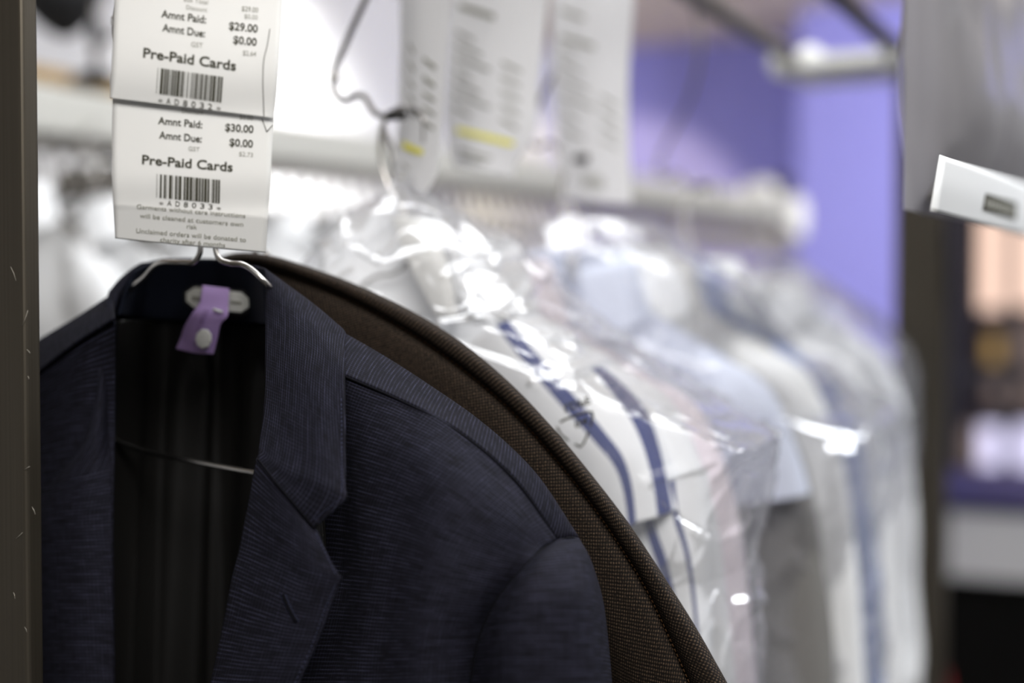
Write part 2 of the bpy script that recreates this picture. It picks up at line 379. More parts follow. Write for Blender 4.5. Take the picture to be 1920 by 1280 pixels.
for x, m_ in ((GX, 'rail_steel'), (FX, 'dark_rail')):
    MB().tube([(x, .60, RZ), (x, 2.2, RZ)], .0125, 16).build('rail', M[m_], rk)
MB().tube([(PX1 - .03, .615, RZ), (FX, .615, RZ)], .012, 14).build('cross_rail', M['rail_steel'], rk)
pl = MB().box((GX - .03, 2.14, RZ - .018), (FX + .06, 2.34, RZ + .002)).build('end_plate', M['bare_bracket'], rk, smooth=False, bevel=.004)
for (x, y) in ((GX - .01, 2.13), (GX + .035, 2.11), (FX - .005, 2.13)):
    MB().lathe((x, y, RZ - .012), (0, -1, 0), [(.018, -.02), (.021, -.015), (.021, .012), (.016, .02), (.006, .023)], 20).build('end_cap', M['white_enamel'], pl)

# ------------------------------------------------------------------ wire hooks that carry each order
def wire_hook(Y, label):
    P = lambda x, z, y=0: Vector((GX + x, Y + y, 1.5 + z))
    path = smooth_path([P(.010, .355, .0), P(.014, .382), P(-.006, .386), P(-.018, .365), P(-.012, .33), P(-.022, .262), P(-.056, .196), P(-.0665, .174), P(-.066, .160), P(-.056, .153), P(-.046, .157), P(-.040, .156), P(-.030, .143), P(-.018, .139), P(-.008, .139, -.008)], 70)
    t = thing('wire_hook', label, 'hook', P(0, .355), 'wire hooks on the upper rail')
    MB().tube(path, .0024, 10).build('hook_wire', M['hook_wire'], t)
    MB().tube([P(-.014, .139, -.004), P(-.006, .139, -.010), P(.002, .138, -.013)], .0042, 10).build('rubber_tip', M['black_rubber'], t)
    MB().lathe(P(-.0655, .172), (0, 0, 1), [(.002, -.004), (.0042, -.002), (.0042, .002), (.002, .004)], 12).build('hook_collar', M['steel_wire'], t)
HOOKS = [.70, .95, 1.32, 1.72]
wire_hook(.70, 'wire hook holding the navy jacket, hidden behind the printed receipts')
wire_hook(.95, 'bent wire hook with black tip between the printed receipts and the blank slip')
wire_hook(1.32, 'blurred wire hook between the highlighted receipt and the barcode receipt')
wire_hook(1.72, 'wire hook furthest along the rail, behind the barcode receipt')

# ------------------------------------------------------------------ hangers
def hanger(name, Y, hy, label, group=None, lean=0, half=.20, drop=.10, wire=.00165, roll=0, neckz=.015, dx=0, barz=None):
    """wire hanger hung from the hook at depth hy; arms at depth Y"""
    P = lambda x, z, y=None: Vector((GX + dx + x, Y if y is None else y, 1.5 + z - x * math.tan(roll)))
    t = thing(name, label, 'hanger', (GX + dx, Y, 1.5 + neckz), group)
    hk = [P(.014, .118, hy), P(.012, .138, hy), P(-.004, .146, hy), P(-.020, .138, hy), P(-.026, .115, hy + (Y - hy) * .2), P(-.018, .085, hy + (Y - hy) * .5), P(-.003, .060, hy + (Y - hy) * .8), P(-.002, neckz + .012), P(-.004, neckz + .002)]
    MB().tube(smooth_path(hk, 40), wire, 8).build('hook', M['steel_wire'], t)
    bz = barz if barz is not None else neckz - drop
    arm = [P(-.005, neckz + .03), P(-.0055, neckz + .006), P(-.014, neckz), P(-.032, neckz - .003), P(-.055, neckz - .018), P(-half + .01, bz + .012), P(-half, bz + .004), P(-half + .008, bz), P(0, bz - .006), P(half - .008, bz), P(half, bz + .004), P(half - .01, bz + .012), P(.055, neckz - .018), P(.032, neckz - .003), P(.014, neckz), P(.0055, neckz + .006), P(.005, neckz + .03)]
    MB().tube(smooth_path(arm, 120), wire, 8).build('arms', M['steel_wire'], t)
    return t

# ------------------------------------------------------------------ navy suit jacket
NY = .711
t = thing('suit_jacket', 'navy blue suit jacket nearest on the rack, collar open, purple tag at the neck', 'jacket', (GX, NY, 1.5))
NV, NVV = M['navy_wool'], M['navy_wool_vertical']
fp = pg([
    [(570, 660, -.022), (648, 703, -.024), (695, 724, -.024), (750, 747, -.024), (850, 802, -.022), (960, 893, -.013), (1048, 1013, .002)],
    [(535, 800, -.020), (648, 815, -.026), (690, 828, -0.036), (750, 850, -.042), (860, 905, -.044), (955, 970, -.034), (1020, 1026, -.012)],
    [(490, 950, -.026), (640, 958, -.024), (690, 970, -0.042), (750, 985, -.048), (840, 1018, -.055), (925, 1045, -.044), (987, 1058, -.030)],
    [(462, 1080, -.034), (640, 1085, -.026), (690, 1090, -0.044), (740, 1095, -.050), (820, 1108, -.060), (890, 1117, -.050), (933, 1122, -.036)],
    [(432, 1200, -.040), (630, 1200, -.030), (680, 1203, -0.046), (720, 1205, -.050), (800, 1205, -.062), (860, 1203, -.050), (898, 1200, -.036)],
    [(410, 1290, -.044), (600, 1290, -.034), (665, 1290, -0.046), (710, 1290, -.050), (790, 1286, -.062), (850, 1284, -.050), (883, 1282, -.034)],
    [(310, 1750, -.060), (560, 1750, -.055), (630, 1750, -.059), (700, 1750, -.062), (820, 1745, -.064), (890, 1740, -.05), (930, 1735, -.03)],
    [(240, 2900, -.06), (520, 2900, -.06), (610, 2900, -.062), (700, 2900, -.065), (850, 2890, -.06), (930, 2880, -.045), (980, 2870, -.02)]], NY)
patch(fp, 70, 160).build('front_panel', NV, t, thick=.0016)
yk = pg([
    [(625, 694, -.026), (648, 704, -.0255), (745, 746, -.0255), (800, 773, -.025), (870, 815, -.021), (965, 897, -.014), (1048, 1013, .0015)],
    [(625, 660, -.013), (648, 672, -.012), (745, 722, -.012), (800, 754, -.011), (885, 803, -.008), (982, 888, -.003), (1063, 1008, .004)],
    [(618, 612, .010), (650, 630, .012), (740, 682, .015), (808, 726, .015), (900, 791, .015), (1000, 885, .013), (1083, 1007, .009)],
    [(600, 620, .03), (640, 640, .032), (735, 700, .035), (800, 745, .036), (890, 815, .036), (985, 905, .032), (1070, 1018, .022)],
    [(600, 680, .05), (640, 700, .055), (730, 760, .06), (790, 800, .06), (880, 880, .06), (975, 960, .05), (1050, 1050, .035)]], NY)
patch(yk, 70, 44).build('shoulder_panel', NVV, t, thick=.0016)
seam = [atY(a, b, NY + c - .0012) for a, b, c in yk_s] if False else [p + Vector((0, -.0007, -.0004)) for p in spline(yk[0], 60)]
MB().tube(seam[6:], .0007, 6).build('shoulder_seam', M['navy_thread'], t)
sl = pg([
    [(1042, 1016, -.002), (1054, 1011, -.002), (1070, 1009, .003), (1085, 1011, .012), (1080, 1020, .03), (1060, 1022, .045)],
    [(986, 1060, -.0315), (1030, 1044, -.036), (1076, 1040, -.022), (1109, 1060, .012), (1096, 1085, .045), (1050, 1085, .06)],
    [(932, 1123, -.0375), (1000, 1108, -.054), (1072, 1105, -.042), (1127, 1124, .012), (1105, 1144, .05), (1050, 1144, .07)],
    [(897, 1201, -.0375), (980, 1192, -.060), (1072, 1192, -.048), (1136, 1200, .012), (1112, 1212, .055), (1050, 1212, .075)],
    [(882, 1284, -.0355), (976, 1282, -.061), (1075, 1282, -.050), (1143, 1284, .012), (1118, 1290, .06), (1050, 1290, .075)],
    [(900, 1720, -.035), (990, 1720, -.062), (1090, 1720, -.052), (1160, 1720, .005), (1130, 1720, .05), (1060, 1720, .06)],
    [(960, 2700, -.05), (1040, 2700, -.08), (1120, 2700, -.075), (1180, 2700, -.03), (1150, 2700, .02), (1080, 2700, .02)]], NY)
patch(sl, 60, 120).build('sleeve', NV, t, thick=.0016)
ss = [atY(x, y, NY + d) for x, y, d in ((1086, 1012, .0085), (1065, 1009, -.002), (1042, 1017, -.007), (986, 1060, -.0335), (932, 1123, -.0395), (897, 1201, -.0395), (882, 1284, -.0375), (890, 1500, -.037))]
MB().tube(spline(ss, 80), .0008, 6).build('sleeve_seam', M['navy_thread'], t)
# right lapel
lpl = pg([
    [(483, 858, -.0625), (520, 905, -.0695), (556, 948, -.0705), (590, 988, -.067)],
    [(474, 905, -.0635), (520, 945, -.071), (565, 985, -.072), (607, 1024, -.069)],
    [(466, 950, -.064), (520, 990, -.072), (575, 1025, -.073), (625, 1059, -.070)],
    [(458, 990, -.0645), (520, 1025, -.072), (583, 1056, -.0735), (637, 1078, -.0705)],
    [(454, 1012, -.065), (520, 1042, -.072), (585, 1070, -.0735), (641, 1084, -.0705)],
    [(450, 1030, -.065), (515, 1058, -.072), (582, 1085, -.0735), (636, 1096, -.0705)],
    [(440, 1070, -.066), (505, 1098, -.073), (570, 1125, -.074), (622, 1134, -.071)],
    [(418, 1180, -.067), (480, 1195, -.074), (545, 1205, -.075), (594, 1208, -.072)],
    [(394, 1295, -.068), (450, 1297, -.075), (510, 1298, -.076), (555, 1298, -.073)],
    [(330, 1650, -.068), (370, 1660, -.074), (410, 1670, -.074), (440, 1680, -.071)],
    [(285, 1900, -.066), (292, 1910, -.068), (300, 1920, -.069), (308, 1925, -.068)]], NY)
patch(lpl, 50, 150).build('lapel', NV, t, thick=.0018)
# right collar leaf
cl = pg([
    [(400, 487, .055), (410, 498, .072), (416, 512, .076), (420, 530, .078)],
    [(458, 497, .038), (480, 510, .055), (505, 535, .062), (530, 565, .062)],
    [(488, 503, .018), (520, 527, .028), (550, 553, .032), (590, 590, .034)],
    [(496, 512, .010), (545, 546, .010), (598, 584, .010), (646, 624, .004)],
    [(498, 540, .004), (550, 575, -.002), (600, 612, -.006), (646, 648, -.010)],
    [(499, 600, -.008), (550, 630, -.018), (600, 660, -.024), (646, 695, -.032)],
    [(499, 670, -.022), (550, 695, -.034), (600, 725, -.042), (647, 760, -.046)],
    [(497, 760, -.040), (550, 785, -.052), (602, 815, -.058), (648, 850, -.058)],
    [(489, 825, -.055), (540, 860, -.064), (600, 885, -.068), (649, 918, -.066)],
    [(487, 840, -.058), (535, 880, -.0675), (595, 905, -.0705), (650, 934, -.068)],
    [(486, 850, -.060), (530, 893, -.0685), (580, 935, -.071), (626, 958, -.069)],
    [(483, 862, -.062), (520, 908, -.070), (556, 950, -.0715), (590, 990, -.069)]], NY)
patch(cl, 46, 150).build('collar_leaf', NVV, t, thick=.0018)
gs = [atY(x, y, NY + d) for x, y, d in ((483, 860, -.0645), (520, 907, -.0725), (556, 950, -.0735), (590, 990, -.0705))]
MB().tube(spline(gs, 40), .0005, 6).build('gorge_seam', M['navy_thread'], t)
# pick stitches along collar and lapel edge
mb = MB()
def stitches(mb, pts, n, off, ln=.55, r=.00022):
    q = spline([atY(x, y, NY + d) for x, y, d in pts], n)
    for i in range(n): mb.tube([q[i], q[i].lerp(q[i + 1], ln)], r, 5)
stitches(mb, [(641, 665, -.0205), (640, 760, -.0475), (641, 850, -.0595), (641, 925, -.0690)], 34, 0)
stitches(mb, [(640, 932, -.0695), (612, 955, -.0705), (588, 975, -.0705)], 12, 0)
stitches(mb, [(592, 1000, -.0705), (612, 1040, -.0725), (630, 1078, -.0730)], 12, 0)
stitches(mb, [(629, 1095, -.0730), (614, 1130, -.0735), (586, 1206, -.0745), (546, 1296, -.0755)], 28, 0)
mb.build('edge_stitching', M['navy_stitch'], t)
bh = [atY(x, y, NY + d) for x, y, d in ((531, 1113, -.0755), (541, 1138, -.0755), (556, 1165, -.0755))]
MB().tube(spline(bh, 20), .0011, 6).build('buttonhole', M['navy_thread'], t)
mb = MB()
for k in range(15):
    p_ = spline(bh, 15)[k]; mb.tube([p_ + Vector((-.0022, -.0002, .0004)), p_ + Vector((.0022, -.0002, -.0004))], .0002, 4)
mb.build('buttonhole_stitching', M['navy_stitch'], t)
# collar stand (inside back of the neck) and lining
st = pg([
    [(250, 508, .018), (290, 492, .043), (345, 488, .054), (400, 488, .056), (455, 496, .045), (497, 506, .012)],
    [(235, 545, .012), (275, 540, .046), (340, 540, .060), (400, 542, .063), (455, 548, .052), (500, 556, .008)],
    [(222, 590, .006), (265, 596, .05), (340, 600, .065), (400, 603, .068), (455, 605, .058), (502, 608, .002)]], NY)
patch(st, 60, 24).build('collar_stand', M['navy_felt'], t, thick=.0015)
def fold(u, v, p): return Vector((0, -.006 * math.exp(-((u - .53) / .015) ** 2) - .005 * math.sin(u * 21 + 2.5 * v) * min(1, v * 5) - .004 * math.sin(u * 47 + 4 * v) * min(1, v * 6), 0))
ln = pg([
    [(190, 602, .015), (225, 600, .02), (300, 600, .063), (390, 603, .070), (460, 606, .060), (515, 620, .01), (560, 660, -.012)],
    [(170, 760, .025), (225, 760, .03), (300, 760, .075), (390, 760, .080), (470, 760, .066), (530, 770, .02), (580, 790, -.025)],
    [(170, 1000, .03), (225, 1000, .04), (300, 1000, .078), (390, 1000, .082), (470, 1000, .070), (540, 1000, .02), (600, 1000, -.03)],
    [(170, 1300, .03), (225, 1300, .045), (300, 1300, .078), (390, 1300, .082), (470, 1300, .070), (540, 1300, .02), (590, 1300, -.035)],
    [(120, 2850, .02), (200, 2850, .045), (300, 2850, .07), (390, 2850, .072), (470, 2850, .065), (540, 2850, .02), (580, 2850, -.035)]], NY)
patch(ln, 130, 120, disp=fold).build('lining', M['black_lining'], t, thick=.001)
# back panel (outside of the back)
bk = pg([
    [(-150, 806, .02), (0, 690, .026), (85, 636, .026), (200, 566, .032), (255, 525, .045), (340, 505, .066), (420, 510, .076), (520, 560, .058), (640, 632, .034), (790, 735, .034), (900, 812, .034), (985, 900, .03), (1072, 1016, .02)],
    [(-160, 900, .05), (0, 780, .07), (85, 720, .085), (200, 650, .09), (255, 640, .092), (340, 640, .094), (420, 640, .096), (520, 660, .09), (640, 720, .085), (790, 810, .08), (890, 880, .075), (970, 960, .065), (1045, 1060, .045)],
    [(-170, 1300, .05), (0, 1290, .08), (85, 1290, .095), (200, 1290, .10), (255, 1290, .10), (340, 1290, .10), (420, 1290, .10), (520, 1290, .10), (640, 1290, .095), (790, 1290, .085), (870, 1290, .075), (930, 1290, .06), (980, 1290, .03)],
    [(-190, 2850, .05), (0, 2850, .07), (85, 2850, .085), (200, 2850, .09), (255, 2850, .09), (340, 2850, .09), (420, 2850, .09), (520, 2850, .09), (640, 2850, .085), (790, 2850, .075), (870, 2850, .065), (930, 2850, .05), (980, 2850, .02)]], NY)
patch(bk, 110, 90).build('back_panel', NV, t, thick=.0015)
# left half (mostly in shade, partly behind the post)
lc = pg([
    [(400, 487, 0.0560), (395, 500, 0.0720), (390, 515, 0.0760), (386, 530, 0.0780)],
    [(330, 487, 0.0540), (310, 497, 0.0680), (290, 512, 0.0720), (270, 535, 0.0700)],
    [(285, 492, 0.0420), (262, 503, 0.0480), (240, 520, 0.0460), (222, 540, 0.0400)],
    [(252, 506, 0.0260), (235, 520, 0.0220), (218, 537, 0.0160), (203, 557, 0.0080)],
    [(230, 545, 0.0180), (218, 562, 0.0100), (206, 580, 0.0040), (195, 600, -0.0020)],
    [(214, 620, 0.0100), (205, 640, 0.0000), (196, 655, -0.0050), (187, 670, -0.0080)],
    [(206, 720, 0.0040), (196, 738, -0.0080), (186, 752, -0.0120), (177, 765, -0.0120)],
    [(204, 810, -0.0020), (185, 825, -0.0140), (165, 840, -0.0180), (146, 850, -0.0160)],
    [(206, 880, -0.0080), (170, 890, -0.0180), (130, 900, -0.0210), (92, 908, -0.0180)]], NY)
patch(lc, 40, 110).build('collar_leaf', NVV, t, thick=.0018)
ll = pg([
    [(206, 878, -0.0090), (170, 888, -0.0190), (130, 898, -0.0220), (70, 915, -0.0190)],
    [(208, 950, -0.0110), (165, 955, -0.0210), (110, 960, -0.0240), (45, 968, -0.0200)],
    [(210, 1090, -0.0140), (160, 1090, -0.0230), (110, 1090, -0.0250), (60, 1090, -0.0220)],
    [(212, 1290, -0.0160), (165, 1290, -0.0250), (120, 1290, -0.0260), (80, 1290, -0.0230)],
    [(215, 1650, -0.0160), (180, 1660, -0.0220), (150, 1660, -0.0230), (120, 1660, -0.0210)],
    [(220, 1900, -0.0140), (215, 1900, -0.0160), (208, 1900, -0.0170), (200, 1900, -0.0160)]], NY)
patch(ll, 40, 90).build('lapel', NV, t, thick=.0018)
lf = pg([
    [(215, 600, -.012), (150, 640, -.012), (85, 690, -.010), (0, 760, -.006), (-90, 840, .002)],
    [(215, 760, -0.0040), (150, 760, -0.0080), (85, 780, -0.0080), (0, 820, 0.0000), (-80, 880, 0.0210)],
    [(212, 950, -0.0080), (150, 950, -0.0090), (85, 960, -0.0100), (0, 980, -0.0020), (-70, 1010, 0.0160)],
    [(214, 1290, -0.0150), (150, 1290, -0.0120), (85, 1290, -0.0120), (0, 1290, -0.0040), (-80, 1290, 0.0160)],
    [(225, 1900, -0.0160), (150, 1900, -0.0160), (85, 1900, -0.0160), (0, 1900, -0.0040), (-90, 1900, 0.0160)],
    [(240, 2900, -0.0140), (150, 2900, -0.0160), (85, 2900, -0.0140), (0, 2900, -0.0040), (-110, 2900, 0.0260)]], NY)
patch(lf, 40, 90).build('front_panel', NV, t, thick=.0016)
ly = pg([
    [(215, 598, -.016), (150, 638, -.016), (85, 687, -.014), (0, 757, -.010), (-90, 838, -.002)],
    [(212, 568, .004), (150, 607, .005), (85, 650, .006), (0, 712, .008), (-100, 806, .01)],
    [(205, 556, .022), (150, 592, .024), (85, 631, .025), (0, 685, .024), (-120, 790, .016)],
    [(205, 575, .045), (150, 615, .05), (85, 660, .05), (0, 715, .048), (-120, 815, .03)]], NY)
patch(ly, 40, 30).build('shoulder_panel', NVV, t, thick=.0016)
lsv = pg([
    [(-88, 838, -0.0010), (-105, 815, -0.0040), (-125, 798, 0.0040), (-150, 800, 0.0150), (-140, 815, 0.0300), (-110, 820, 0.0400)],
    [(-82, 880, 0.0030), (-120, 870, -0.0100), (-160, 870, 0.0000), (-195, 880, 0.0320), (-180, 900, 0.0650), (-130, 900, 0.0750)],
    [(-72, 1010, -0.0120), (-130, 1000, -0.0350), (-190, 1000, -0.0250), (-235, 1010, 0.0300), (-215, 1030, 0.0700), (-150, 1030, 0.0850)],
    [(-82, 1290, -0.0120), (-150, 1290, -0.0400), (-215, 1290, -0.0300), (-265, 1290, 0.0300), (-240, 1290, 0.0750), (-160, 1290, 0.0900)],
    [(-110, 2700, -0.0200), (-180, 2700, -0.0500), (-250, 2700, -0.0400), (-300, 2700, 0.0100), (-270, 2700, 0.0500), (-200, 2700, 0.0600)]], NY)
patch(lsv, 44, 80).build('sleeve', NV, t, thick=.0016)
# brand label sewn on the stand: white octagonal patch edged black
def octo(x0, y0, x1, y1, c, d, slope):
    pts = [(x0 + c, y0), (x1 - c, y0), (x1, y0 + c * .75), (x1, y1 - c * .75), (x1 - c, y1), (x0 + c, y1), (x0, y1 - c * .75), (x0, y0 + c * .75)]
    return [atY(x, y + slope * (x - (x0 + x1) / 2), NY + d) for x, y in pts]
def prism(mb, pts, th):
    n = len(pts); off = Vector((0, th, 0))
    mb.add(pts + [p + off for p in pts], [tuple(range(n))[::-1], tuple(range(n, 2 * n))] + [(i, (i + 1) % n, n + (i + 1) % n, n + i) for i in range(n)]); return mb
nl = prism(MB(), octo(344, 539, 471, 587, 17, .0475, .10), .002).build('neck_label', M['black_satin'], t, smooth=False)
lw_ = prism(MB(), octo(349, 543, 466, 581, 15, .0462, .10), .001).build('label_patch', M['label_white'], nl, smooth=False)
mb = MB()
for (x, y, w_, h_) in ((360, 555, 7, 9), (369, 556, 6, 8), (433, 563, 5, 7), (440, 564, 5, 7), (447, 565, 4, 6)):
    prism(mb, [atY(x + a * w_, y + b * h_, NY + .0457) for a, b in ((0, 0), (1, .1), (1, 1), (0, .9))], .0004)
mb.build('label_print', M['ink_grey'], lw_, smooth=False)
# hanger of the navy jacket, at the measured places
hg = thing('wire_hanger', 'steel wire hanger inside the navy jacket', 'hanger', atY(392, 480, NY))
def hpath(pts): return [atY(x, y, NY + d) for x, y, d in pts]
MB().tube(spline(hpath([(340, 60, .0), (352, 95, -.004), (400, 112, -.004), (448, 95, -.004), (462, 150, 0), (440, 230, 0), (405, 300, 0), (392, 360, 0), (391, 420, .002), (390, 455, .002)])[::-1], 60), .0016, 8).build('hook', M['steel_wire'], hg)
MB().tube(spline(hpath([(405, 440, -.003), (405, 470, -.003), (411, 485, -.003), (430, 493, -.003), (455, 496, -.003), (470, 504, -.003), (494, 526, -.001), (535, 572, .03), (700, 740, .03), (900, 890, .012), (960, 945, .004), (950, 965, .004), (900, 968, .004), (700, 926, .006), (490, 888, .012), (370, 866, .02), (260, 842, .028), (150, 800, .03), (20, 740, .03), (-20, 710, .03), (60, 660, .03), (180, 590, .028), (268, 522, .012), (305, 492, .0), (340, 492, .0), (364, 490, .0), (373, 478, .0), (375, 440, .0)]), 260), .0018, 10).build('arms', M['steel_wire'], hg)
# purple claim tag
tg = thing('claim_tag', 'purple paper claim tag folded over the white neck label of the navy jacket', 'tag', atY(400, 540, NY + .05))
pt = pg([
    [(380, 535, .0515), (404, 538, .0515), (430, 541, .0515)],
    [(378, 548, .0485), (403, 551, .0485), (429, 554, .0485)],
    [(374, 568, .0450), (400, 571, .0450), (428, 575, .0450)],
    [(360, 588, .042), (392, 590, .041), (427, 592, .042)],
    [(346, 612, .043), (380, 612, .040), (414, 607, .042)],
    [(338, 636, .044), (372, 636, .040), (408, 632, .043)],
    [(330, 654, .043), (366, 662, .041), (400, 664, .043)]], NY - .007)
patch(pt, 24, 50).build('tag_paper', M['purple_tag'], tg, thick=.0004)
MB().lathe(atY(383, 635, NY + .0315), (0, -1, .1), [(.0056, 0), (.0066, .0005), (.006, .0016), (.003, .0021)], 9).build('button', M['white_plastic'], tg, smooth=False)
MB().tube([atY(400, 580, NY + .0325), atY(417, 585, NY + .0330)], .0010, 8).build('staple', M['white_plastic'], tg)
mb = MB()
vs, fs = text_mesh('AD8032', 1)
W = max(v.x for v in vs)
def tagtext(x0, y0, x1, y1, hx, hy, d):
    return [atY(x0 + (x1 - x0) * v.x / W + hx * v.y, y0 + (y1 - y0) * v.x / W + hy * v.y, NY + d) for v in vs]
mb.add(tagtext(372, 625, 392, 582, -12, -4, .0322), fs)
mb.build('tag_print', M['purple_ink'], tg, smooth=False)

# ------------------------------------------------------------------ brown jacket
BY = .785
t = thing('jacket', 'dark brown woven jacket with a stitched rim, hanging behind the navy jacket', 'jacket', (GX, BY, 1.5))
out = [(405, 486), (430, 478), (465, 475), (500, 479), (560, 496), (640, 524), (720, 559), (800, 601), (880, 655), (960, 724), (1040, 809), (1110, 894), (1180, 986), (1240, 1077), (1300, 1172), (1362, 1282)]
inn = [(405, 500), (440, 493), (475, 493), (515, 503), (570, 522), (642, 552), (735, 600), (822, 655), (905, 718), (985, 792), (1055, 872), (1110, 942), (1165, 1022), (1215, 1105), (1258, 1195), (1300, 1290)]
sp2 = lambda L, n: [(p.x, p.y) for p in spline([Vector((a, b, 0)) for a, b in L], n)]
O, I = sp2(out, 40), sp2(inn, 40)
rows = []
for (a, b), (c, d) in zip(O, I):
    L = lambda f: (a + (c - a) * f, b + (d - b) * f)
    rows.append([(*L(.15), .016), (*L(.03), .008), (*L(0), .002), (*L(.10), -.007), (*L(.35), -.011), (*L(.7), -.0105), (*L(.95), -.006), (*L(1.0), -.0005)])
# taper below the frame
rim = pg(rows, BY)
e = [p.copy() for p in rim[-1]]
for k, (dx, dz) in enumerate(((.018, -.08), (.03, -.2), (.035, -.35))): rim.append([p + Vector((dx, 0, dz)) for p in e])
patch(rim, 30, 220).build('rolled_rim', M['brown_wool'], t, thick=.0015)
rows = []
for (c, d) in I:
    k = 1.0
    rows.append([(c + 4, d - 4, .003), (c - 6, d + 9, -.004), (c - 45, d + 60, -.007), (c - 110, d + 130, .008), (c - 190, d + 230, .044)])
bd = pg(rows, BY); e = [p.copy() for p in bd[-1]]
for k, (dx, dz) in enumerate(((.015, -.08), (.025, -.2), (.03, -.35))): bd.append([p + Vector((dx, 0, dz)) for p in e])
patch(bd, 40, 200).build('sleeve_cloth', M['brown_wool'], t, thick=.0015)
mb = MB(); q = spline([atY(c - 2 , d + 2, BY - .0048) for c, d in I], 150)
for i in range(8, 150): mb.tube([q[i], q[i].lerp(q[i + 1], .62)], .00038, 5)
mb.build('rim_stitching', M['brown_thread'], t)
# back and left half of the brown jacket
def mir(p): return Vector((2 * atY(400, 486, BY).x - p.x, p.y, p.z + .0))
ob = [atY(a, b, BY) for a, b in O]
rows = [[p + Vector((-.004, .014, -.004)) for p in ob] + [], [p + Vector((-.02, .045, -.02)) for p in ob], [p + Vector((-.04, .055, -.08)) for p in ob], [Vector((p.x - .05, p.y + .055, 1.5 - .62)) for p in ob]]
patch(rows, 60, 50).build('back_panel', M['brown_wool'], t, thick=.0015)
dz_ = lambda p: -.012 - .30 * (p.x - ob[0].x)
lrows = [[mir(p) + Vector((0, .05, dz_(p))) for p in ob], [mir(p) + Vector((.0, .042, dz_(p) - .002)) for p in ob], [mir(p) + Vector((.01, .036, dz_(p) - .05)) for p in ob], [Vector((mir(p).x, BY + .034, 1.5 - .62)) for p in ob]]
patch(lrows, 60, 50).build('front_panel', M['brown_wool'], t, thick=.0015)
hanger('wire_hanger', BY + .036, .695, 'steel wire hanger inside the brown jacket', half=.18, drop=.14, neckz=.004, dx=-.045)

# ------------------------------------------------------------------ receipts
def sheet_bend(px, py, top, bot): return 0
class Paper:
    def __init__(s, d, curl): s.d = d; s.curl = curl
    def at(s, px, py, off=0): return atD(px, py, s.d + s.curl(px, py) - off)
SL = .125
def add_text(mb, paper, txt, x, y, h, w=None, slope=SL, bold=.0, lean=.02, right=False, sp=1.0):
    """baseline start (or end) at pixel x,y; capital height h px; width w px"""
    vs, fs = text_mesh(txt, 1, bold, sp)
    if not vs: return
    mx = max(v.x for v in vs); mn = min(v.x for v in vs); k = h / .70
    kx = w / (mx - mn) if w else k
    x0 = x - (mx - mn) * kx if right else x; y0 = y - (x - x0) * slope if right else y
    P = []
    for v in vs:
        dx = (v.x - mn) * kx; up = v.y * k
        P.append(paper.at(x0 + dx + up * slope * .5, y0 + dx * slope - up, .0004))
    mb.add(P, fs)
def rect_px(mb, paper, x, y, w_, h_, slope, off=.0004, lean=.05):
    n = 8; vs = []
    for k in range(n + 1):
        f = k / n; vs += [paper.at(x - h_ * lean * f, y + h_ * f, off), paper.at(x + w_ - h_ * lean * f, y + w_ * slope + h_ * f, off)]
    mb.add(vs, [(2 * k, 2 * k + 2, 2 * k + 3, 2 * k + 1) for k in range(n)])
def sheet(paper, corners_rows, nu=24, nv=60):
    flat = patch([[Vector((x, y, 0)) for x, y in r] for r in corners_rows], nu, nv)
    flat.v = [paper.at(p.x, p.y) for p in flat.v]; return flat
# lower receipt (behind), creased at the foot
P2 = Paper(.7682, lambda x, y: .000010 * abs(x - 350) * abs(x - 350) / 60 + .0035 * smooth01((y - 300) / 95) ** 2 + .0085 * max(0, (y - (383 + (x - 213) * .085)) / 80))
r2 = thing('receipt', 'lower printed receipt reading $30.00, hanging from the navy jacket hanger', 'receipt', P2.at(360, 150))
sheet(P2, [[(214, 60), (360, 75), (520, 95)], [(212, 150), (360, 168), (516, 190)], [(210, 240), (360, 255), (510, 275)], [(210, 340), (358, 352), (506, 370)], [(212, 384), (357, 392), (503, 404)], [(216, 447), (300, 456), (499, 474)]], 26, 90).build('receipt_paper', M['paper'], r2, thick=.00012)
b1, b2, b3 = MB(), MB(), MB()
add_text(b3, P2, 'Discount', 341, 211, 8, 40, .09)
add_text(b3, P2, '$0.00', 449, 223, 8, 25, .09)
add_text(b1, P2, 'Amnt Paid:', 296, 232, 13.5, 83, .10, .018); add_text(b1, P2, 'Amnt Due:', 298, 259, 13.5, 80, .10, .018)
add_text(b1, P2, '$30.00', 422, 245, 14, 53, .08, .02); add_text(b1, P2, '$0.00', 430, 273, 14, 44, .08, .02)
add_text(b3, P2, 'GST', 353, 282, 8, 21, .09); add_text(b3, P2, '$2.73', 448, 292, 8, 26, .09)
add_text(b1, P2, 'Pre-Paid Cards', 266, 307, 17, 170, .085, .022)
bars = MB()
def barcode(mb, paper, x0, x1, y0, h, slope, seed, lean):
    r_ = random.Random(seed); x = x0 + 6
    rect_px(mb, paper, x0, y0, .9, h, slope, lean=lean)
    pat = []
    while x < x1 - 1:
        w_ = r_.choice((1.1, 1.1, 3.6, 3.6, 5.2)); g = r_.choice((1.2, 1.2, 1.5, 3.8))
        w_ = min(w_, x1 - x)
        rect_px(mb, paper, x, y0 + (x - x0) * slope, w_, h, slope, lean=lean); x += w_ + g
barcode(bars, P2, 294, 414, 326, 44, .095, 11, .02)
for i, ch in enumerate('*AD8033*'): add_text(b1, P2, ch, 298 + i * 15.4, 384 + i * 1.35 + (4 if ch == '*' else 0), 10, 8, .09)
add_text(b2, P2, 'Garments without care instructions', 256, 391, 8.5, 204, .085, .004)
add_text(b2, P2, 'will be cleaned at customers own', 262, 408, 8.5, 194, .085, .004)
add_text(b2, P2, 'risk', 350, 428, 8.5, 19, .085, .004)
add_text(b2, P2, 'Unclaimed orders will be donated to', 255, 436, 8.5, 206, .085, .004)
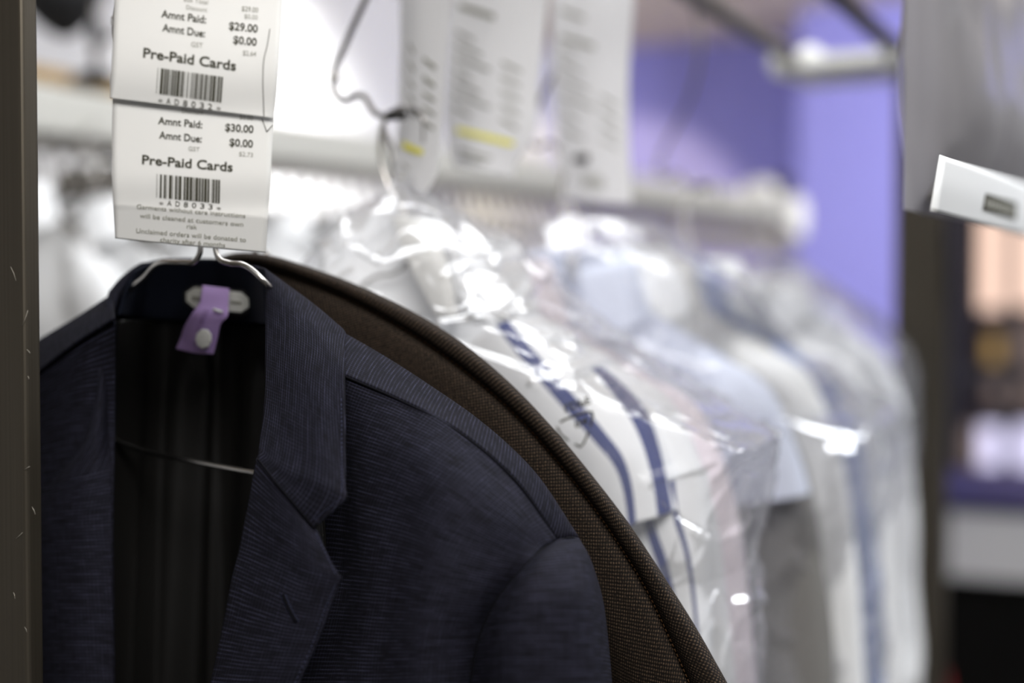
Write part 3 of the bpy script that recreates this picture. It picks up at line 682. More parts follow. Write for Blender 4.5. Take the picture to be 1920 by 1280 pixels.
add_text(b2, P2, 'charity after 6 months', 300, 453, 8.5, 122, .085, .004)
b1.build('bold_print', M['ink'], r2, smooth=False); b2.build('small_print', M['ink_grey'], r2, smooth=False); b3.build('faint_print', M['ink_faint'], r2, smooth=False); bars.build('barcode', M['ink'], r2, smooth=False)
pen = [P2.at(x, y, .0005) for x, y in ((491, 222), (497, 238), (500, 247), (506, 240), (512, 234))]
MB().tube([pen[0], pen[1], pen[2]], .00022, 5).tube([pen[2], pen[3], pen[4]], .00022, 5).build('pen_stroke', M['pen_ink'], r2)
# upper receipt (in front)
P1 = Paper(.764, lambda x, y: .000012 * abs(x - 360) * abs(x - 360) / 60 - .004 * smooth01((y + 40) / 160) + .005 * smooth01((y - 95) / 125) ** 2)
r1 = thing('receipt', 'upper printed receipt reading $29.00, overlapping the lower one', 'receipt', P1.at(365, -60))
sheet(P1, [[(222, -150), (375, -135), (536, -110)], [(216, -40), (370, -25), (530, 0)], [(211, 80), (365, 100), (523, 125)], [(207, 150), (363, 172), (517, 195)], [(206, 184), (275, 192), (513, 221)]], 26, 80).build('receipt_paper', M['paper'], r1, thick=.00012)
b1, b3, bars = MB(), MB(), MB()
add_text(b3, P1, 'Sub Total', 344, 2, 8, 46, .135); add_text(b3, P1, 'Discount', 349, 17, 8, 39, .135)
add_text(b3, P1, '$29.00', 453, 20, 9, 31, .10, .01); add_text(b3, P1, '$0.00', 458, 34, 8, 25, .10)
add_text(b1, P1, 'Amnt Paid:', 302, 32, 14, 84, .14, .018); add_text(b1, P1, 'Amnt Due:', 304, 58, 14, 80, .145, .018)
add_text(b1, P1, '$29.00', 429, 55, 14.5, 54, .11, .02); add_text(b1, P1, '$0.00', 437, 81, 14.5, 44, .11, .02)
add_text(b3, P1, 'GST', 358, 87, 9, 22, .12); add_text(b3, P1, '$2.64', 455, 103, 9, 25, .10)
add_text(b1, P1, 'Pre-Paid Cards', 268, 107, 18, 174, .145, .022)
barcode(bars, P1, 296, 420, 127, 48, .14, 5, .07)
for i, ch in enumerate('*AD8032*'): add_text(b1, P1, ch, 296 + i * 15.6, 192 + i * 2.1 + (4 if ch == '*' else 0), 11, 8, .13)
b1.build('bold_print', M['ink'], r1, smooth=False); b3.build('faint_print', M['ink_faint'], r1, smooth=False); bars.build('barcode', M['ink'], r1, smooth=False)
pen = spline([P1.at(x, y, .0006) for x, y in ((506, 54), (501, 85), (495, 110), (493, 150), (494, 190), (495, 220))], 40)
MB().tube(pen, .00022, 5).build('pen_stroke', M['pen_ink'], r1)

# three blurred slips further along the rail
def slip(name, label, Y, rows, dys, marks, nu=20, nv=60):
    o = thing(name, label, 'receipt', atY(rows[0][0][0], rows[0][0][1], Y), 'blurred order slips on the rail')
    g = [[atY(x, y, Y + d) for (x, y), d in zip(r, dys)] for r in rows]
    mb = patch(g, nu, nv); mb.build('slip_paper', M['paper_back'], o, thick=.00015)
    for nm, m_, lst in marks:
        b = MB()
        for (u0, v0, u1, v1) in lst:
            def at(u, v):
                j = u * (nu); i = v * nv; j0, i0 = min(int(j), nu - 1), min(int(i), nv - 1); fj, fi = j - j0, i - i0
                q = lambda a, c: mb.v[a * (nu + 1) + c]
                return q(i0, j0).lerp(q(i0, j0 + 1), fj).lerp(q(i0 + 1, j0).lerp(q(i0 + 1, j0 + 1), fj), fi) + Vector((0, -.0016, 0))
            n_ = 6
            vs = [at(u0 + (u1 - u0) * k / n_, v0 + (v0 * 0) + .02 * k / n_) for k in range(n_ + 1)] + [at(u0 + (u1 - u0) * k / n_, v1 + .02 * k / n_) for k in range(n_ + 1)]
            b.add(vs, [(k, k + 1, n_ + 2 + k, n_ + 1 + k) for k in range(n_)])
        b.build(nm, M[m_], o, smooth=False)
    return o
slip('receipt', 'narrow folded slip with a short yellow mark, tucked into the nearest plastic bag', .955,
     [[(752, -140), (790, -130), (842, -118)], [(751, 0), (785, 5), (840, 12)], [(749, 150), (785, 158), (832, 165)], [(745, 270), (785, 278), (826, 280)], [(744, 335), (782, 345), (815, 338)], [(770, 352), (786, 362), (800, 360)]], [.012, -.004, -.012],
     [('faint_print', 'ink_grey', [(.3, .30 + .045 * k, .42, .31 + .045 * k) for k in range(5)] + [(.62, .33 + .045 * k, .85, .34 + .045 * k) for k in range(5)] + [(.2, .69, .34, .70)]), ('yellow_mark', 'yellow_marker', [(.16, .585, .62, .615)])])
slip('receipt', 'wide slip crossed by a long yellow highlighter stroke', 1.12,
     [[(846, -140), (930, -125), (1035, -105)], [(842, 0), (930, 12), (1024, 30)], [(838, 120), (920, 135), (1010, 150)], [(836, 235), (915, 250), (995, 268)], [(845, 280), (900, 292), (968, 305)], [(852, 312), (895, 320), (962, 332)]], [.0, -.012, -.002],
     [('faint_print', 'ink_faint', [(.1, .29 + .04 * k, .1 + .10 * (2 + k % 3), .30 + .04 * k) for k in range(7)] + [(.62, .36 + .045 * k, .82, .37 + .045 * k) for k in range(5)]), ('bold_print', 'ink_grey', [(.12, .205, .50, .222), (.16, .775, .68, .80), (.18, .85, .60, .88)]), ('yellow_mark', 'yellow_marker', [(.14, .60, .84, .645)])])
slip('receipt', 'slip with a small barcode at its foot, furthest of the blurred slips', 1.32,
     [[(1040, -140), (1110, -125), (1192, -110)], [(1034, 0), (1110, 8), (1188, 15)], [(1036, 110), (1108, 120), (1180, 130)], [(1046, 250), (1112, 258), (1180, 268)], [(1052, 348), (1115, 356), (1184, 362)], [(1056, 372), (1118, 378), (1184, 384)]], [-.004, -.010, .0],
     [('faint_print', 'ink_faint', [(.12, .36 + .045 * k, .3 + .08 * (k % 4), .368 + .045 * k) for k in range(6)] + [(.62, .48 + .04 * k, .85, .488 + .04 * k) for k in range(4)]), ('bold_print', 'ink_grey', [(.12, .225, .42, .237), (.12, .315, .55, .33)]), ('barcode', 'ink_grey', [(.34 + .032 * k, .735, .356 + .032 * k, .785) for k in range(10)])])

# ------------------------------------------------------------------ plastic garment bags
def catr(L, f):
    N_ = len(L); f = max(0, min(N_ - 1.0001, f)); k = int(f); t_ = f - k
    p1, p2 = Vector(L[k]), Vector(L[k + 1]); p0 = Vector(L[k - 1]) if k else p1 * 2 - p2; p3 = Vector(L[k + 2]) if k + 2 < N_ else p2 * 2 - p1
    return cr(p0, p1, p2, p3, t_)
def to_px(p):
    d = p - CAM; z = d.dot(FWD); return 960 + d.dot(RIGHT) / z * F, 640 - d.dot(UP) / z * F
def seg_dist(x, y, c):
    best = 1e9
    for (x0, y0), (x1, y1) in zip(c, c[1:]):
        dx, dy = x1 - x0, y1 - y0; t = max(0, min(1, ((x - x0) * dx + (y - y0) * dy) / (dx * dx + dy * dy)))
        best = min(best, math.hypot(x - x0 - t * dx, y - y0 - t * dy))
    return best
def bag(name, label, prof, seed, amp=.010, n=260, nr=190, mat_='clear_film', group='plastic garment bags', creases=(), cw=9.0, ca=.0045, tent=.38):
    """prof rows: (z above eye level, x left, x right, y front, y back)"""
    rows = []
    zs = [p[0] for p in prof]
    vs = []; uv = []
    dup_ = [Vector((p[0], p[1], p[2])) for p in prof]; dup2 = [Vector((p[3], p[4], 0)) for p in prof]
    for i in range(nr + 1):
        f = (i / nr) * (len(prof) - 1)
        a = catr(dup_, f); b = catr(dup2, f)
        z, xl, xr = a; yf, yb = b.x, b.y
        cx, hw, cy_, hd = (xl + xr) / 2, max(.004, (xr - xl) / 2), (yf + yb) / 2, max(.004, (yb - yf) / 2)
        z0 = z
        for k in range(n):
            z = z0; th = 2 * math.pi * k / n; c, s_ = math.cos(th), math.sin(th)
            x = cx + hw * math.copysign(abs(c) ** .8, c); y = cy_ + hd * math.copysign(abs(s_) ** .48, s_)
            lowf = min(1, i / nr * 6)
            q = Vector((x * 9 + seed, y * 9, z * 2.2)); r_ = noise.noise(q)
            q2 = Vector((x * 16 + z * 9 + seed * 2, y * 14, z * 12 - x * 6)); r2_ = 1 - abs(noise.noise(q2)) * 2
            q3 = Vector((x * 26 - z * 14 + seed * 3, y * 26, z * 18 + x * 8)); r3_ = 1 - abs(noise.noise(q3)) * 2
            dsp = amp * lowf * (r_ * 1.0 + max(0, r2_) ** 6 * .45 + max(0, r3_) ** 8 * .16)
            z += tent * smooth01(i / nr / .3) * (1 - smooth01((i / nr - .5) / .3)) * (hw - abs(x - cx))
            if creases and (s_ < 0 or c > .75):
                qx, qy = to_px(Vector((x, y, 1.5 + z)))
                for cr_ in creases:
                    e_ = seg_dist(qx, qy, cr_)
                    if e_ < cw * 2: dsp += ca * (1 - smooth01(e_ / (cw * 2)))
            vs.append(Vector((x + c * dsp, y + s_ * dsp, 1.5 + z + .2 * dsp))); uv.append((k / n, i / nr))
    fs = [(i * n + k, i * n + (k + 1) % n, (i + 1) * n + (k + 1) % n, (i + 1) * n + k) for i in range(nr) for k in range(n)]
    m = MB(); m.add(vs, fs, uv)
    o = m.build(name, M[mat_], None, loc=(GX, (prof[0][3] + prof[0][4]) / 2, 1.5 + zs[0])); tag(o, label, 'plastic bag', group); return o
def prof_px(pts, Y, lefts, fronts, backs):
    R = []
    for i, (x, y) in enumerate(pts):
        p = atY(x, y, Y); R.append((p.z - 1.5, lefts[i] if lefts[i] is not None else 2 * GX - p.x, p.x, fronts[i], backs[i]))
    return R
pts1 = [(832, 345), (850, 362), (900, 395), (960, 440), (1040, 520), (1110, 590), (1200, 665), (1300, 737), (1395, 788), (1438, 814), (1449, 850), (1432, 930), (1410, 1010), (1402, 1060), (1412, 1120), (1414, 1200), (1408, 1300), (1412, 1900), (1400, 2900)]
n1 = len(pts1)
bag1 = bag('plastic_bag', 'clear plastic bag over the striped shirt, nearest of the bags', prof_px(pts1, 1.03, [None] * n1, [.940, .925, .915, .900, .885, .878, .872, .868, .866, .864, .864, .866, .868, .885, .885, .885, .885, .885, .885], [.965, .985, 1.0, 1.03, 1.07, 1.09, 1.10, 1.11, 1.12, 1.125, 1.13, 1.13, 1.13, 1.13, 1.13, 1.13, 1.13, 1.13, 1.13]), 3.1, amp=.012, n=420, nr=300, creases=[[(930, 602), (968, 560), (1005, 520), (1040, 500)], [(830, 612), (930, 598)], [(935, 607), (975, 628), (1180, 642)], [(930, 600), (1000, 578), (1110, 606)],
    [(1000, 725), (1150, 662), (1250, 700)], [(838, 522), (880, 492), (962, 476)], [(1345, 886), (1412, 826), (1362, 852), (1336, 836)], [(1150, 645), (1230, 722), (1350, 808), (1440, 816)], [(1200, 905), (1340, 865), (1432, 832)],
    [(860, 365), (960, 445), (1040, 525)], [(1380, 1130), (1412, 1125)], [(1400, 900), (1370, 1010), (1385, 1110)]])
pts2 = [(1150, 405), (1200, 416), (1290, 485), (1380, 545), (1440, 640), (1480, 672), (1560, 690), (1640, 738), (1722, 764), (1733, 810), (1725, 880), (1702, 950), (1690, 1040), (1700, 1140), (1690, 1280), (1690, 1700), (1680, 2400)]
Ys2 = [1.34, 1.34, 1.36, 1.4, 1.5, 1.56, 1.60, 1.66, 1.71, 1.72, 1.72, 1.72, 1.72, 1.72, 1.72, 1.72, 1.72]
R = []
for (x, y), Y_ in zip(pts2, Ys2):
    p = atY(x, y, Y_); R.append([p.z - 1.5, 2 * GX - p.x, p.x, 1.22, 1.76])
for k, (a, b) in enumerate(((1.30, 1.36), (1.28, 1.42), (1.26, 1.48), (1.25, 1.55), (1.24, 1.66), (1.23, 1.70), (1.22, 1.74), (1.22, 1.76))): R[k][3], R[k][4] = a, b
bag('plastic_bag', 'clear plastic bag over the grey, white and blue shirts, beside the right rack post', R, 8.4, amp=.014, n=320, nr=220, cw=12, creases=[[(1500, 665), (1560, 715), (1672, 772)], [(1300, 500), (1390, 560)], [(1190, 425), (1240, 520)], [(1722, 770), (1715, 900), (1690, 1050)]])
R = [(.052, -.57, -.49, 2.02, 2.06), (.035, -.60, -.46, 1.98, 2.08), (.0, -.66, -.415, 1.95, 2.1), (-.03, -.70, -.375, 1.92, 2.12), (-.06, -.73, -.345, 1.92, 2.13), (-.11, -.74, -.325, 1.92, 2.13), (-.25, -.74, -.33, 1.92, 2.13), (-.6, -.73, -.34, 1.92, 2.13), (-.9, -.73, -.34, 1.92, 2.13)]
bag('plastic_bag', 'clear plastic bag over the last white shirt, in front of the purple pillar', R, 5.7, amp=.014, n=180, nr=120)
# recycling mark printed on the nearest bag
mb = MB()
_fv = []
for v_ in bag1.data.vertices:
    p_ = bag1.location + v_.co; a_, b_ = to_px(p_)
    if 1025 < a_ < 1145 and 735 < b_ < 855 and p_.y < .97: _fv.append((a_, b_, p_.y))
def on_bag(px, py, lift=.0012):
    near = sorted(_fv, key=lambda q: (q[0] - px) ** 2 + (q[1] - py) ** 2)[:4]
    return atY(px, py, sum(q[2] for q in near) / len(near) - lift)
vs, fs = text_mesh('LDPE', 1, .025); W = max(v.x for v in vs)
mb.add([on_bag(1056 + 50 * v.x / W + 3.5 * v.y * 1, 760 - 18 * v.x / W + 20 * v.y) for v in vs], [f[::-1] for f in fs])
vs, fs = text_mesh('04', 1, .025); W = max(v.x for v in vs)
mb.add([on_bag(1077 + 24 * v.x / W + 2 * v.y, 790 - 9 * v.x / W + 19 * v.y) for v in vs], [f[::-1] for f in fs])
for seg in ([(1050, 791), (1062, 785), (1085, 777), (1103, 772), (1110, 772), (1112, 779), (1107, 799)], [(1104, 808), (1101, 816), (1095, 830), (1088, 838), (1078, 832)], [(1044, 800), (1052, 815), (1066, 826)]):
    mb.tube([on_bag(*s_) for s_ in seg], .0008, 6)
o = mb.build('recycling_mark', M['ink'], bag1, smooth=False)

# ------------------------------------------------------------------ shirts
def shirt_mesh(seed, wscale=1.0):
    """local frame: neck at origin, +x to the wearer's left, -y towards the viewer"""
    parts = {}
    nz = lambda p, s: noise.noise(Vector(p) * s + Vector((seed, 0, seed * .3)))
    def zt(x):                                             # shoulder line
        x = abs(x); return -.012 - .55 * max(0, x - .055) - 1.6 * max(0, x - .14) ** 1.5
    vs = []; n, nr = 72, 60
    for i in range(nr + 1):
        s = (i / nr) ** 1.3
        for k in range(n):
            th = 2 * math.pi * k / n; c, sn = math.cos(th), math.sin(th)
            x = .158 * wscale * c; thick_ = (.006 + .030 * smooth01(s * 5))
            y = thick_ * math.copysign(abs(sn) ** .7, sn); z = zt(x) * (1 - s) + s * -.72
            f = nz((x, y, z * .25), 14) * .006 * min(1, s * 4); vs.append((x + c * f, y + sn * f * 1.6, z))
    fs = [(i * n + k, i * n + (k + 1) % n, (i + 1) * n + (k + 1) % n, (i + 1) * n + k) for i in range(nr) for k in range(n)]
    parts['body'] = (vs, fs)
    for sd in (1, -1):
        ctr = smooth_path([(.115, 0, -.066), (.150, 0, -.105), (.178, 0, -.165), (.192, .002, -.25), (.200, .004, -.36), (.206, .006, -.50), (.208, .006, -.60)], 50)
        rad = [.018 + .022 * smooth01(i / 10) for i in range(51)]
        vs = []; n2 = 26
        for i, p in enumerate(ctr):
            t_ = (ctr[min(i + 1, 50)] - ctr[max(i - 1, 0)]).normalized(); b_ = Vector((t_.z, 0, -t_.x)) * -1
            for k in range(n2):
                a = 2 * math.pi * k / n2; f = 1 + nz((p.x + math.cos(a) * .04, math.sin(a) * .04, p.z * .35), 18) * .28 * min(1, i / 8)
                q = p + b_ * (math.cos(a) * rad[i] * f) + Vector((0, math.sin(a) * rad[i] * .72 * f, 0))
                vs.append((q.x * sd * wscale, q.y, q.z))
        fs = [(i * n2 + k, i * n2 + (k + 1) % n2, (i + 1) * n2 + (k + 1) % n2, (i + 1) * n2 + k) for i in range(50) for k in range(n2)]
        parts['sleeve%d' % sd] = (vs, fs)
        parts['short%d' % sd] = (vs[:20 * n2], [f for f in fs if max(f) < 20 * n2])
        # cuff
        vs = []
        for j, (dz, rr) in enumerate(((-.585, .0405), (-.588, .042), (-.645, .041), (-.65, .038))):
            for k in range(n2):
                a = 2 * math.pi * k / n2; vs.append((sd * wscale * (.2075 + math.cos(a) * rr), .006 + math.sin(a) * rr * .7, dz))
        parts['cuff%d' % sd] = (vs, [(i * n2 + k, i * n2 + (k + 1) % n2, (i + 1) * n2 + (k + 1) % n2, (i + 1) * n2 + k) for i in range(3) for k in range(n2)])
    # collar: stand plus turned down leaf
    vs = []; n3 = 44
    prof = [(1.0, -.012), (.97, .012), (.95, .030), (1.0, .036), (1.10, .026), (1.24, .002), (1.33, -.016)]
    for j, (rr, z) in enumerate(prof):
        for k in range(n3 + 1):
            a = math.radians(-80) + 2 * math.pi * (320 / 360) * k / n3 + math.radians(10)
            f = abs(k / n3 - .5) * 2
            x = math.sin(a - math.pi / 2 + math.radians(90 + 100 - 90)) if False else 0
            ang = math.radians(-160) + math.radians(320) * k / n3           # 0 = back of neck
            vs.append((.058 * rr * math.sin(ang), .030 + .0 - .032 + .032 * rr * math.cos(ang), z - .020 * f ** 2 - (.022 * f ** 3 if j > 4 else 0)))
    fs = [(j * (n3 + 1) + k, j * (n3 + 1) + k + 1, (j + 1) * (n3 + 1) + k + 1, (j + 1) * (n3 + 1) + k) for j in range(len(prof) - 1) for k in range(n3)]
    parts['collar'] = (vs, fs)
    # placket with buttons
    m = MB().box((-.016, -.041, -.70), (.016, -.036, -.09)); parts['placket'] = (m.v, m.f)
    m = MB()
    for k in range(6): m.lathe((0, -.041, -.12 - .095 * k), (0, -1, 0), [(.0055, 0), (.0055, .0015), (.003, .002)], 10)
    parts['buttons'] = (m.v, m.f)
    return parts
SHIRT = [shirt_mesh(1.3), shirt_mesh(5.2), shirt_mesh(9.9)]
MESHC = {}
def smesh(nm, key, mname):
    k = (nm, key, mname)
    if k not in MESHC:
        v, f = SHIRT[key][nm]; me = bpy.data.meshes.new(nm); me.from_pydata([tuple(p) for p in v], [], f); me.materials.append(M[mname])
        for p in me.polygons: p.use_smooth = True
        MESHC[k] = me
    return MESHC[k]
def shirt(name, label, loc, m_, key=0, cat='shirt', group=None, rz=0, scale=1.0, simple=False, collar=None, short=False):
    t = thing(name, label, cat, loc, group); t.rotation_euler = (0, 0, rz); t.scale = (scale, 1, scale)
    L = [('body', 'body'), ('sleeve1', 'sleeve'), ('sleeve-1', 'sleeve'), ('collar', 'collar')] + ([] if simple else [('placket', 'placket')] + ([] if short else [('cuff1', 'cuff'), ('cuff-1', 'cuff')]))
    if short: L = [((a.replace('sleeve', 'short') if 'sleeve' in a else a), b) for a, b in L]
    for nm, on in L:
        o = bpy.data.objects.new(on, smesh(nm, key, collar if (collar and nm == 'collar') else m_)); COL.objects.link(o); o.parent = t
    if not simple:
        for k in range(1):
            o = bpy.data.objects.new('buttons', smesh('buttons', key, 'white_plastic')); COL.objects.link(o); o.parent = t
    return t
def hung(Y, hy, m_, label, key=0, dx=0, scale=1.0, name='shirt', cat='shirt', dz=0.0, rz=0, hl=None, collar=None, short=False):
    shirt(name, label, (GX + dx, Y, 1.5 + .012 + dz), m_, key, cat, rz=rz, scale=scale, collar=collar, short=short)
    hanger('wire_hanger', Y, hy, hl, 'wire hangers of the bagged shirts', half=.13, drop=.09, neckz=.014 + dz, dx=dx)
# bag 1
hung(1.02, .95, 'white_cotton', 'plain white shirt right behind the striped one in the nearest bag', 0, scale=1.0, hl='wire hanger of the plain white shirt in the nearest bag')
hung(1.085, .95, 'pink_cotton', 'pale pink shirt at the back of the nearest bag', 1, scale=.99, dz=-.012, hl='wire hanger of the pale pink shirt')
# bag 2
hung(1.275, 1.32, 'pale_blue_cotton', 'pale blue short sleeved shirt at the front of the second bag', 0, scale=1.04, hl='wire hanger of the pale blue shirt', short=True)
hung(1.325, 1.32, 'grey_wool', 'grey jacket behind the pale blue shirt in the second bag', 2, scale=1.02, name='jacket', cat='jacket', dz=-.022, hl='wire hanger of the grey jacket in the second bag', collar='white_cotton')
hung(1.39, 1.32, 'white_cotton', 'white shirt behind the grey jacket in the second bag', 1, scale=1.08, dz=.005, hl='wire hanger of the white shirt behind the grey jacket')
hung(1.46, 1.32, 'cream_cotton', 'off white shirt in the middle of the second bag', 0, scale=1.0, hl='wire hanger of the off white shirt')
hung(1.55, 1.72, 'blue_cotton', 'blue shirt between two pale ones in the second bag', 2, scale=1.02, dz=-.004, hl='wire hanger of the blue shirt')
hung(1.64, 1.72, 'white_cotton', 'white shirt at the back of the second bag', 1, scale=1.05, hl='wire hanger of the rearmost shirt in the second bag')
# bag 3
hung(2.02, 1.72 + .30, 'white_cotton', 'white shirt in the third bag, in front of the purple pillar', 0, scale=.86, dz=-.01, hl='wire hanger of the shirt in the third bag')

# striped shirt in the nearest bag
SYY = .955
t = thing('shirt', 'white shirt with wide navy stripes inside the nearest plastic bag', 'shirt', (GX, SYY, 1.5))
sg = pg([
    [(800, 720, -.01), (870, 650, -.022), (945, 603, -.024), (985, 590, -.006), (1012, 592, .03), (1000, 625, .07)],
    [(860, 820, -.02), (940, 740, -.030), (1004, 674, -.030), (1065, 655, -.012), (1100, 668, .03), (1090, 700, .075)],
    [(930, 920, -.022), (1010, 830, -.034), (1065, 743, -.032), (1130, 725, -.016), (1163, 716, .02), (1150, 740, .07)],
    [(1000, 1010, -.022), (1080, 900, -.034), (1125, 812, -.033), (1180, 795, -.018), (1214, 775, .014), (1215, 800, .06)],
    [(1060, 1070, -.02), (1130, 970, -.032), (1167, 870, -.032), (1208, 862, -.020), (1242, 858, .006), (1265, 870, .05)],
    [(1110, 1090, -.02), (1150, 1010, -.030), (1182, 928, -.031), (1222, 922, -.022), (1254, 915, .0), (1282, 918, .035)],
    [(1120, 1090, -.02), (1160, 1030, -.030), (1188, 982, -.031), (1228, 970, -.022), (1262, 957, -.004), (1292, 946, .02)]], SYY)
mb = patch(sg, 100, 90)
for i in range(90):
    for j in range(100):
        u, v = (j + .5) / 100 * 5, (i + .5) / 90 * 6
        if 1.80 < u < 2.16 or (3.12 < u < 3.95 and v > 1.55): mb.m[i * 100 + j] = 1
mb.build('sleeve', [M['white_cotton'], M['navy_stripe']], t, thick=.0008)
bdg = pg([
    [(1150, 900, .0), (1210, 900, .0), (1260, 900, .004), (1300, 880, .012), (1325, 880, .03)],
    [(1160, 1000, .0), (1222, 985, -.004), (1268, 965, .0), (1305, 950, .01), (1334, 940, .03)],
    [(1180, 1100, .0), (1246, 1060, -.004), (1288, 1035, .0), (1315, 1030, .01), (1336, 1020, .03)],
    [(1200, 1200, .0), (1268, 1170, -.004), (1304, 1150, .0), (1322, 1150, .01), (1336, 1150, .03)],
    [(1200, 1320, .0), (1280, 1310, -.004), (1312, 1300, .0), (1326, 1300, .01), (1336, 1300, .03)],
    [(1150, 2600, .0), (1250, 2600, -.004), (1300, 2600, .0), (1320, 2600, .01), (1336, 2600, .03)]], SYY)
mb = patch(bdg, 100, 100)
for i in range(100):
    for j in range(100):
        u = (j + .5) / 100 * 4
        if .82 < u < 1.16 or 1.86 < u < 2.14: mb.m[i * 100 + j] = 1
mb.build('body', [M['white_cotton'], M['navy_stripe']], t, thick=.0008)
# open collar of the striped shirt
cg = pg([
    [(610, 440, .0), (660, 408, .03), (720, 395, .04), (790, 402, .03), (840, 420, .0)],
    [(600, 480, -.004), (660, 455, .02), (730, 445, .03), (800, 452, .02), (850, 470, -.006)],
    [(620, 540, -.010), (680, 520, .01), (740, 515, .016), (810, 525, .01), (870, 560, -.014)],
    [(640, 600, -.014), (700, 590, .0), (760, 590, .005), (830, 600, .0), (930, 610, -.018)]], SYY)
patch(cg, 40, 40).build('collar', M['white_cotton'], t, thick=.001)
patch(pg([
    [(735, 405, -.010), (770, 405, -.012), (800, 412, -.012)],
    [(755, 470, -.020), (800, 470, -.024), (832, 478, -.022)],
    [(790, 540, -.024), (825, 530, -.026), (850, 540, -.024)],
    [(822, 596, -.024), (838, 590, -.026), (856, 596, -.024)]], SYY), 20, 30).build('collar_leaf', M['cream_cotton'], t, thick=.001)
rt = [Vector((2 * GX - p.x, p.y, p.z)) for p in ()]
lg = [[Vector((2 * (GX + .0) - p.x, p.y + .004, p.z + .02)) for p in r] for r in sg]
patch(lg, 50, 50).build('sleeve', M['white_cotton'], t, thick=.0008)
patch([[atY(700 + 31 * j, y, SYY + .01 - .004 * (j % 2)) for j in range(12)] for y in (640, 800, 1000, 1300, 2600)], 60, 40).build('front_panel', M['white_cotton'], t, thick=.0008)
hanger('wire_hanger', SYY, .95, 'wire hanger of the striped shirt', 'wire hangers of the bagged shirts', half=.17, drop=.10, neckz=.02)

# ------------------------------------------------------------------ grey wrapped garment with white label, right foreground
WXX = -.165
wb = thing('wrapped_garment', 'grey garment in smoky plastic film with a white label, hanging at top right', 'wrapped garment', (WXX, 1.3, 2.0))
def atWX(px, py, dx=0): return atX(px, py, WXX + dx)
vs_rows = []
g = []
lo = [(1694, 392), (1745, 402), (1830, 418), (1925, 440), (1990, 452), (2040, 462)]
hi = [(1700, -300)] * 6
ybase = [atWX(x, y) for x, y in lo]
def wrap_sheet(sgn, th):
    rows = []
    for f in (0, .04, .15, .35, .6, 1):
        r_ = []
        for k, p in enumerate(ybase):
            z = p.z + (2.02 - p.z) * f; e = math.sin(math.pi * k / 5) ** .5 if 0 < k < 5 else 0
            bul = th * e * (min(1, f * 10) if f < .1 else 1) * (1 - .75 * f)
            r_.append(Vector((p.x + sgn * bul, p.y + .02 * f * (1 if k < 3 else -1), z)))
        rows.append(r_)
    return rows
def wr(u, v, p): return Vector((.010 * noise.noise(Vector((p.y * 6, p.z * 3, 2.2))) + .006 * (1 - abs(noise.noise(Vector((p.y * 14, p.z * 8, 7.7)))) * 2), 0, 0)) * (min(1, 6 * u, 6 * (1 - u)))
patch(wrap_sheet(1, .035), 70, 80, disp=wr).build('film', M['grey_film'], wb)
patch(wrap_sheet(-1, .03), 70, 80, disp=wr).build('film', M['grey_film'], wb)
mb = MB(); rows = []
for f in (.03, .2, .5, .8, .97):
    rows.append([Vector((p.x + (.012 if 0 < k < 5 else 0), p.y + (.085 if k == 0 else .05 if k == 1 else -.03 if k == 5 else 0), p.z + (1.95 - p.z) * f)) for k, p in enumerate(ybase)])
patch(rows, 40, 50, disp=lambda u, v, p: Vector((.012 * noise.noise(Vector((p.y * 7, p.z * 4, 5))), 0, 0)) * (min(1, 6 * u, 6 * (1 - u)))).build('garment', M['taupe_wool'], wb, thick=.012)
LXX = WXX + .046
lab = [(1762, 290), (1925, 345), (2010, 374), (2000, 470), (1925, 444), (1744, 396)]
lr = [[atX(x, y, LXX) for x, y in ((1762, 290), (1840, 316), (1925, 345), (2000, 370))], [atX(x, y, LXX + .001) for x, y in ((1753, 345), (1835, 368), (1925, 395), (2000, 418))], [atX(x, y, LXX) for x, y in ((1744, 396), (1835, 420), (1925, 443), (2000, 466))]]
lb = patch(lr, 20, 10).build('white_label', M['tag_white'], wb, thick=.0004)
def lbox(mb, q, lift): mb.add([atX(x, y, LXX + lift) for x, y in q], [(0, 1, 2, 3), (3, 2, 1, 0)][:1])
mb = MB(); lbox(mb, [(1848, 362), (1907, 380), (1905, 412), (1843, 393)], .0014); mb.build('label_stamp', M['ink'], lb, smooth=False)
mb = MB()
for k in range(9):
    x = 1851 + 6 * k; y = 372 + 1.85 * k; lbox(mb, [(x, y), (x + 3.6, y + 1.1), (x + 3, y + 17), (x - .6, y + 16)], .0018)
mb.build('stamp_lettering', M['ink_faint'], lb, smooth=False)
MB().tube([Vector((WXX, ybase[0].y + .1, 2.05)), Vector((WXX, ybase[0].y + .1, ZC))], .003, 8).tube([Vector((WXX, ybase[4].y - .05, 2.0)), Vector((WXX, ybase[4].y - .05, ZC))], .003, 8).build('hanging_cord', M['hook_wire'], wb)

# ------------------------------------------------------------------ motorised conveyor along the left
A = Vector((-1.50, 1.20, 1.5 + .262)); B = Vector((-1.045, 4.20, 1.5 + .262))
dirv = (B - A).normalized(); nrm = Vector((dirv.y, -dirv.x, 0))
cv = thing('garment_conveyor', 'white motorised garment conveyor with a row of hooks along the left wall', 'conveyor', A)
A0 = A - dirv * .5
def obox(a, b, hw, z0, z1):
    v = []
    for p in (a, b):
        for s_ in (-1, 1):
            for z in (z0, z1): v.append(Vector((p.x + nrm.x * hw * s_, p.y + nrm.y * hw * s_, z)))
    return v, [(0, 1, 3, 2), (4, 6, 7, 5), (0, 4, 5, 1), (2, 3, 7, 6), (1, 5, 7, 3), (0, 2, 6, 4)]
zc = A.z
v, f = obox(A0, B, .03, zc - .035, zc + .035); MB().add(v, f).build('beam', M['cream_plastic'], cv, smooth=False, bevel=.012)
v, f = obox(A0, B, .012, zc - .055, zc - .036); MB().add(v, f).build('chain_track', M['hook_wire'], cv, smooth=False)
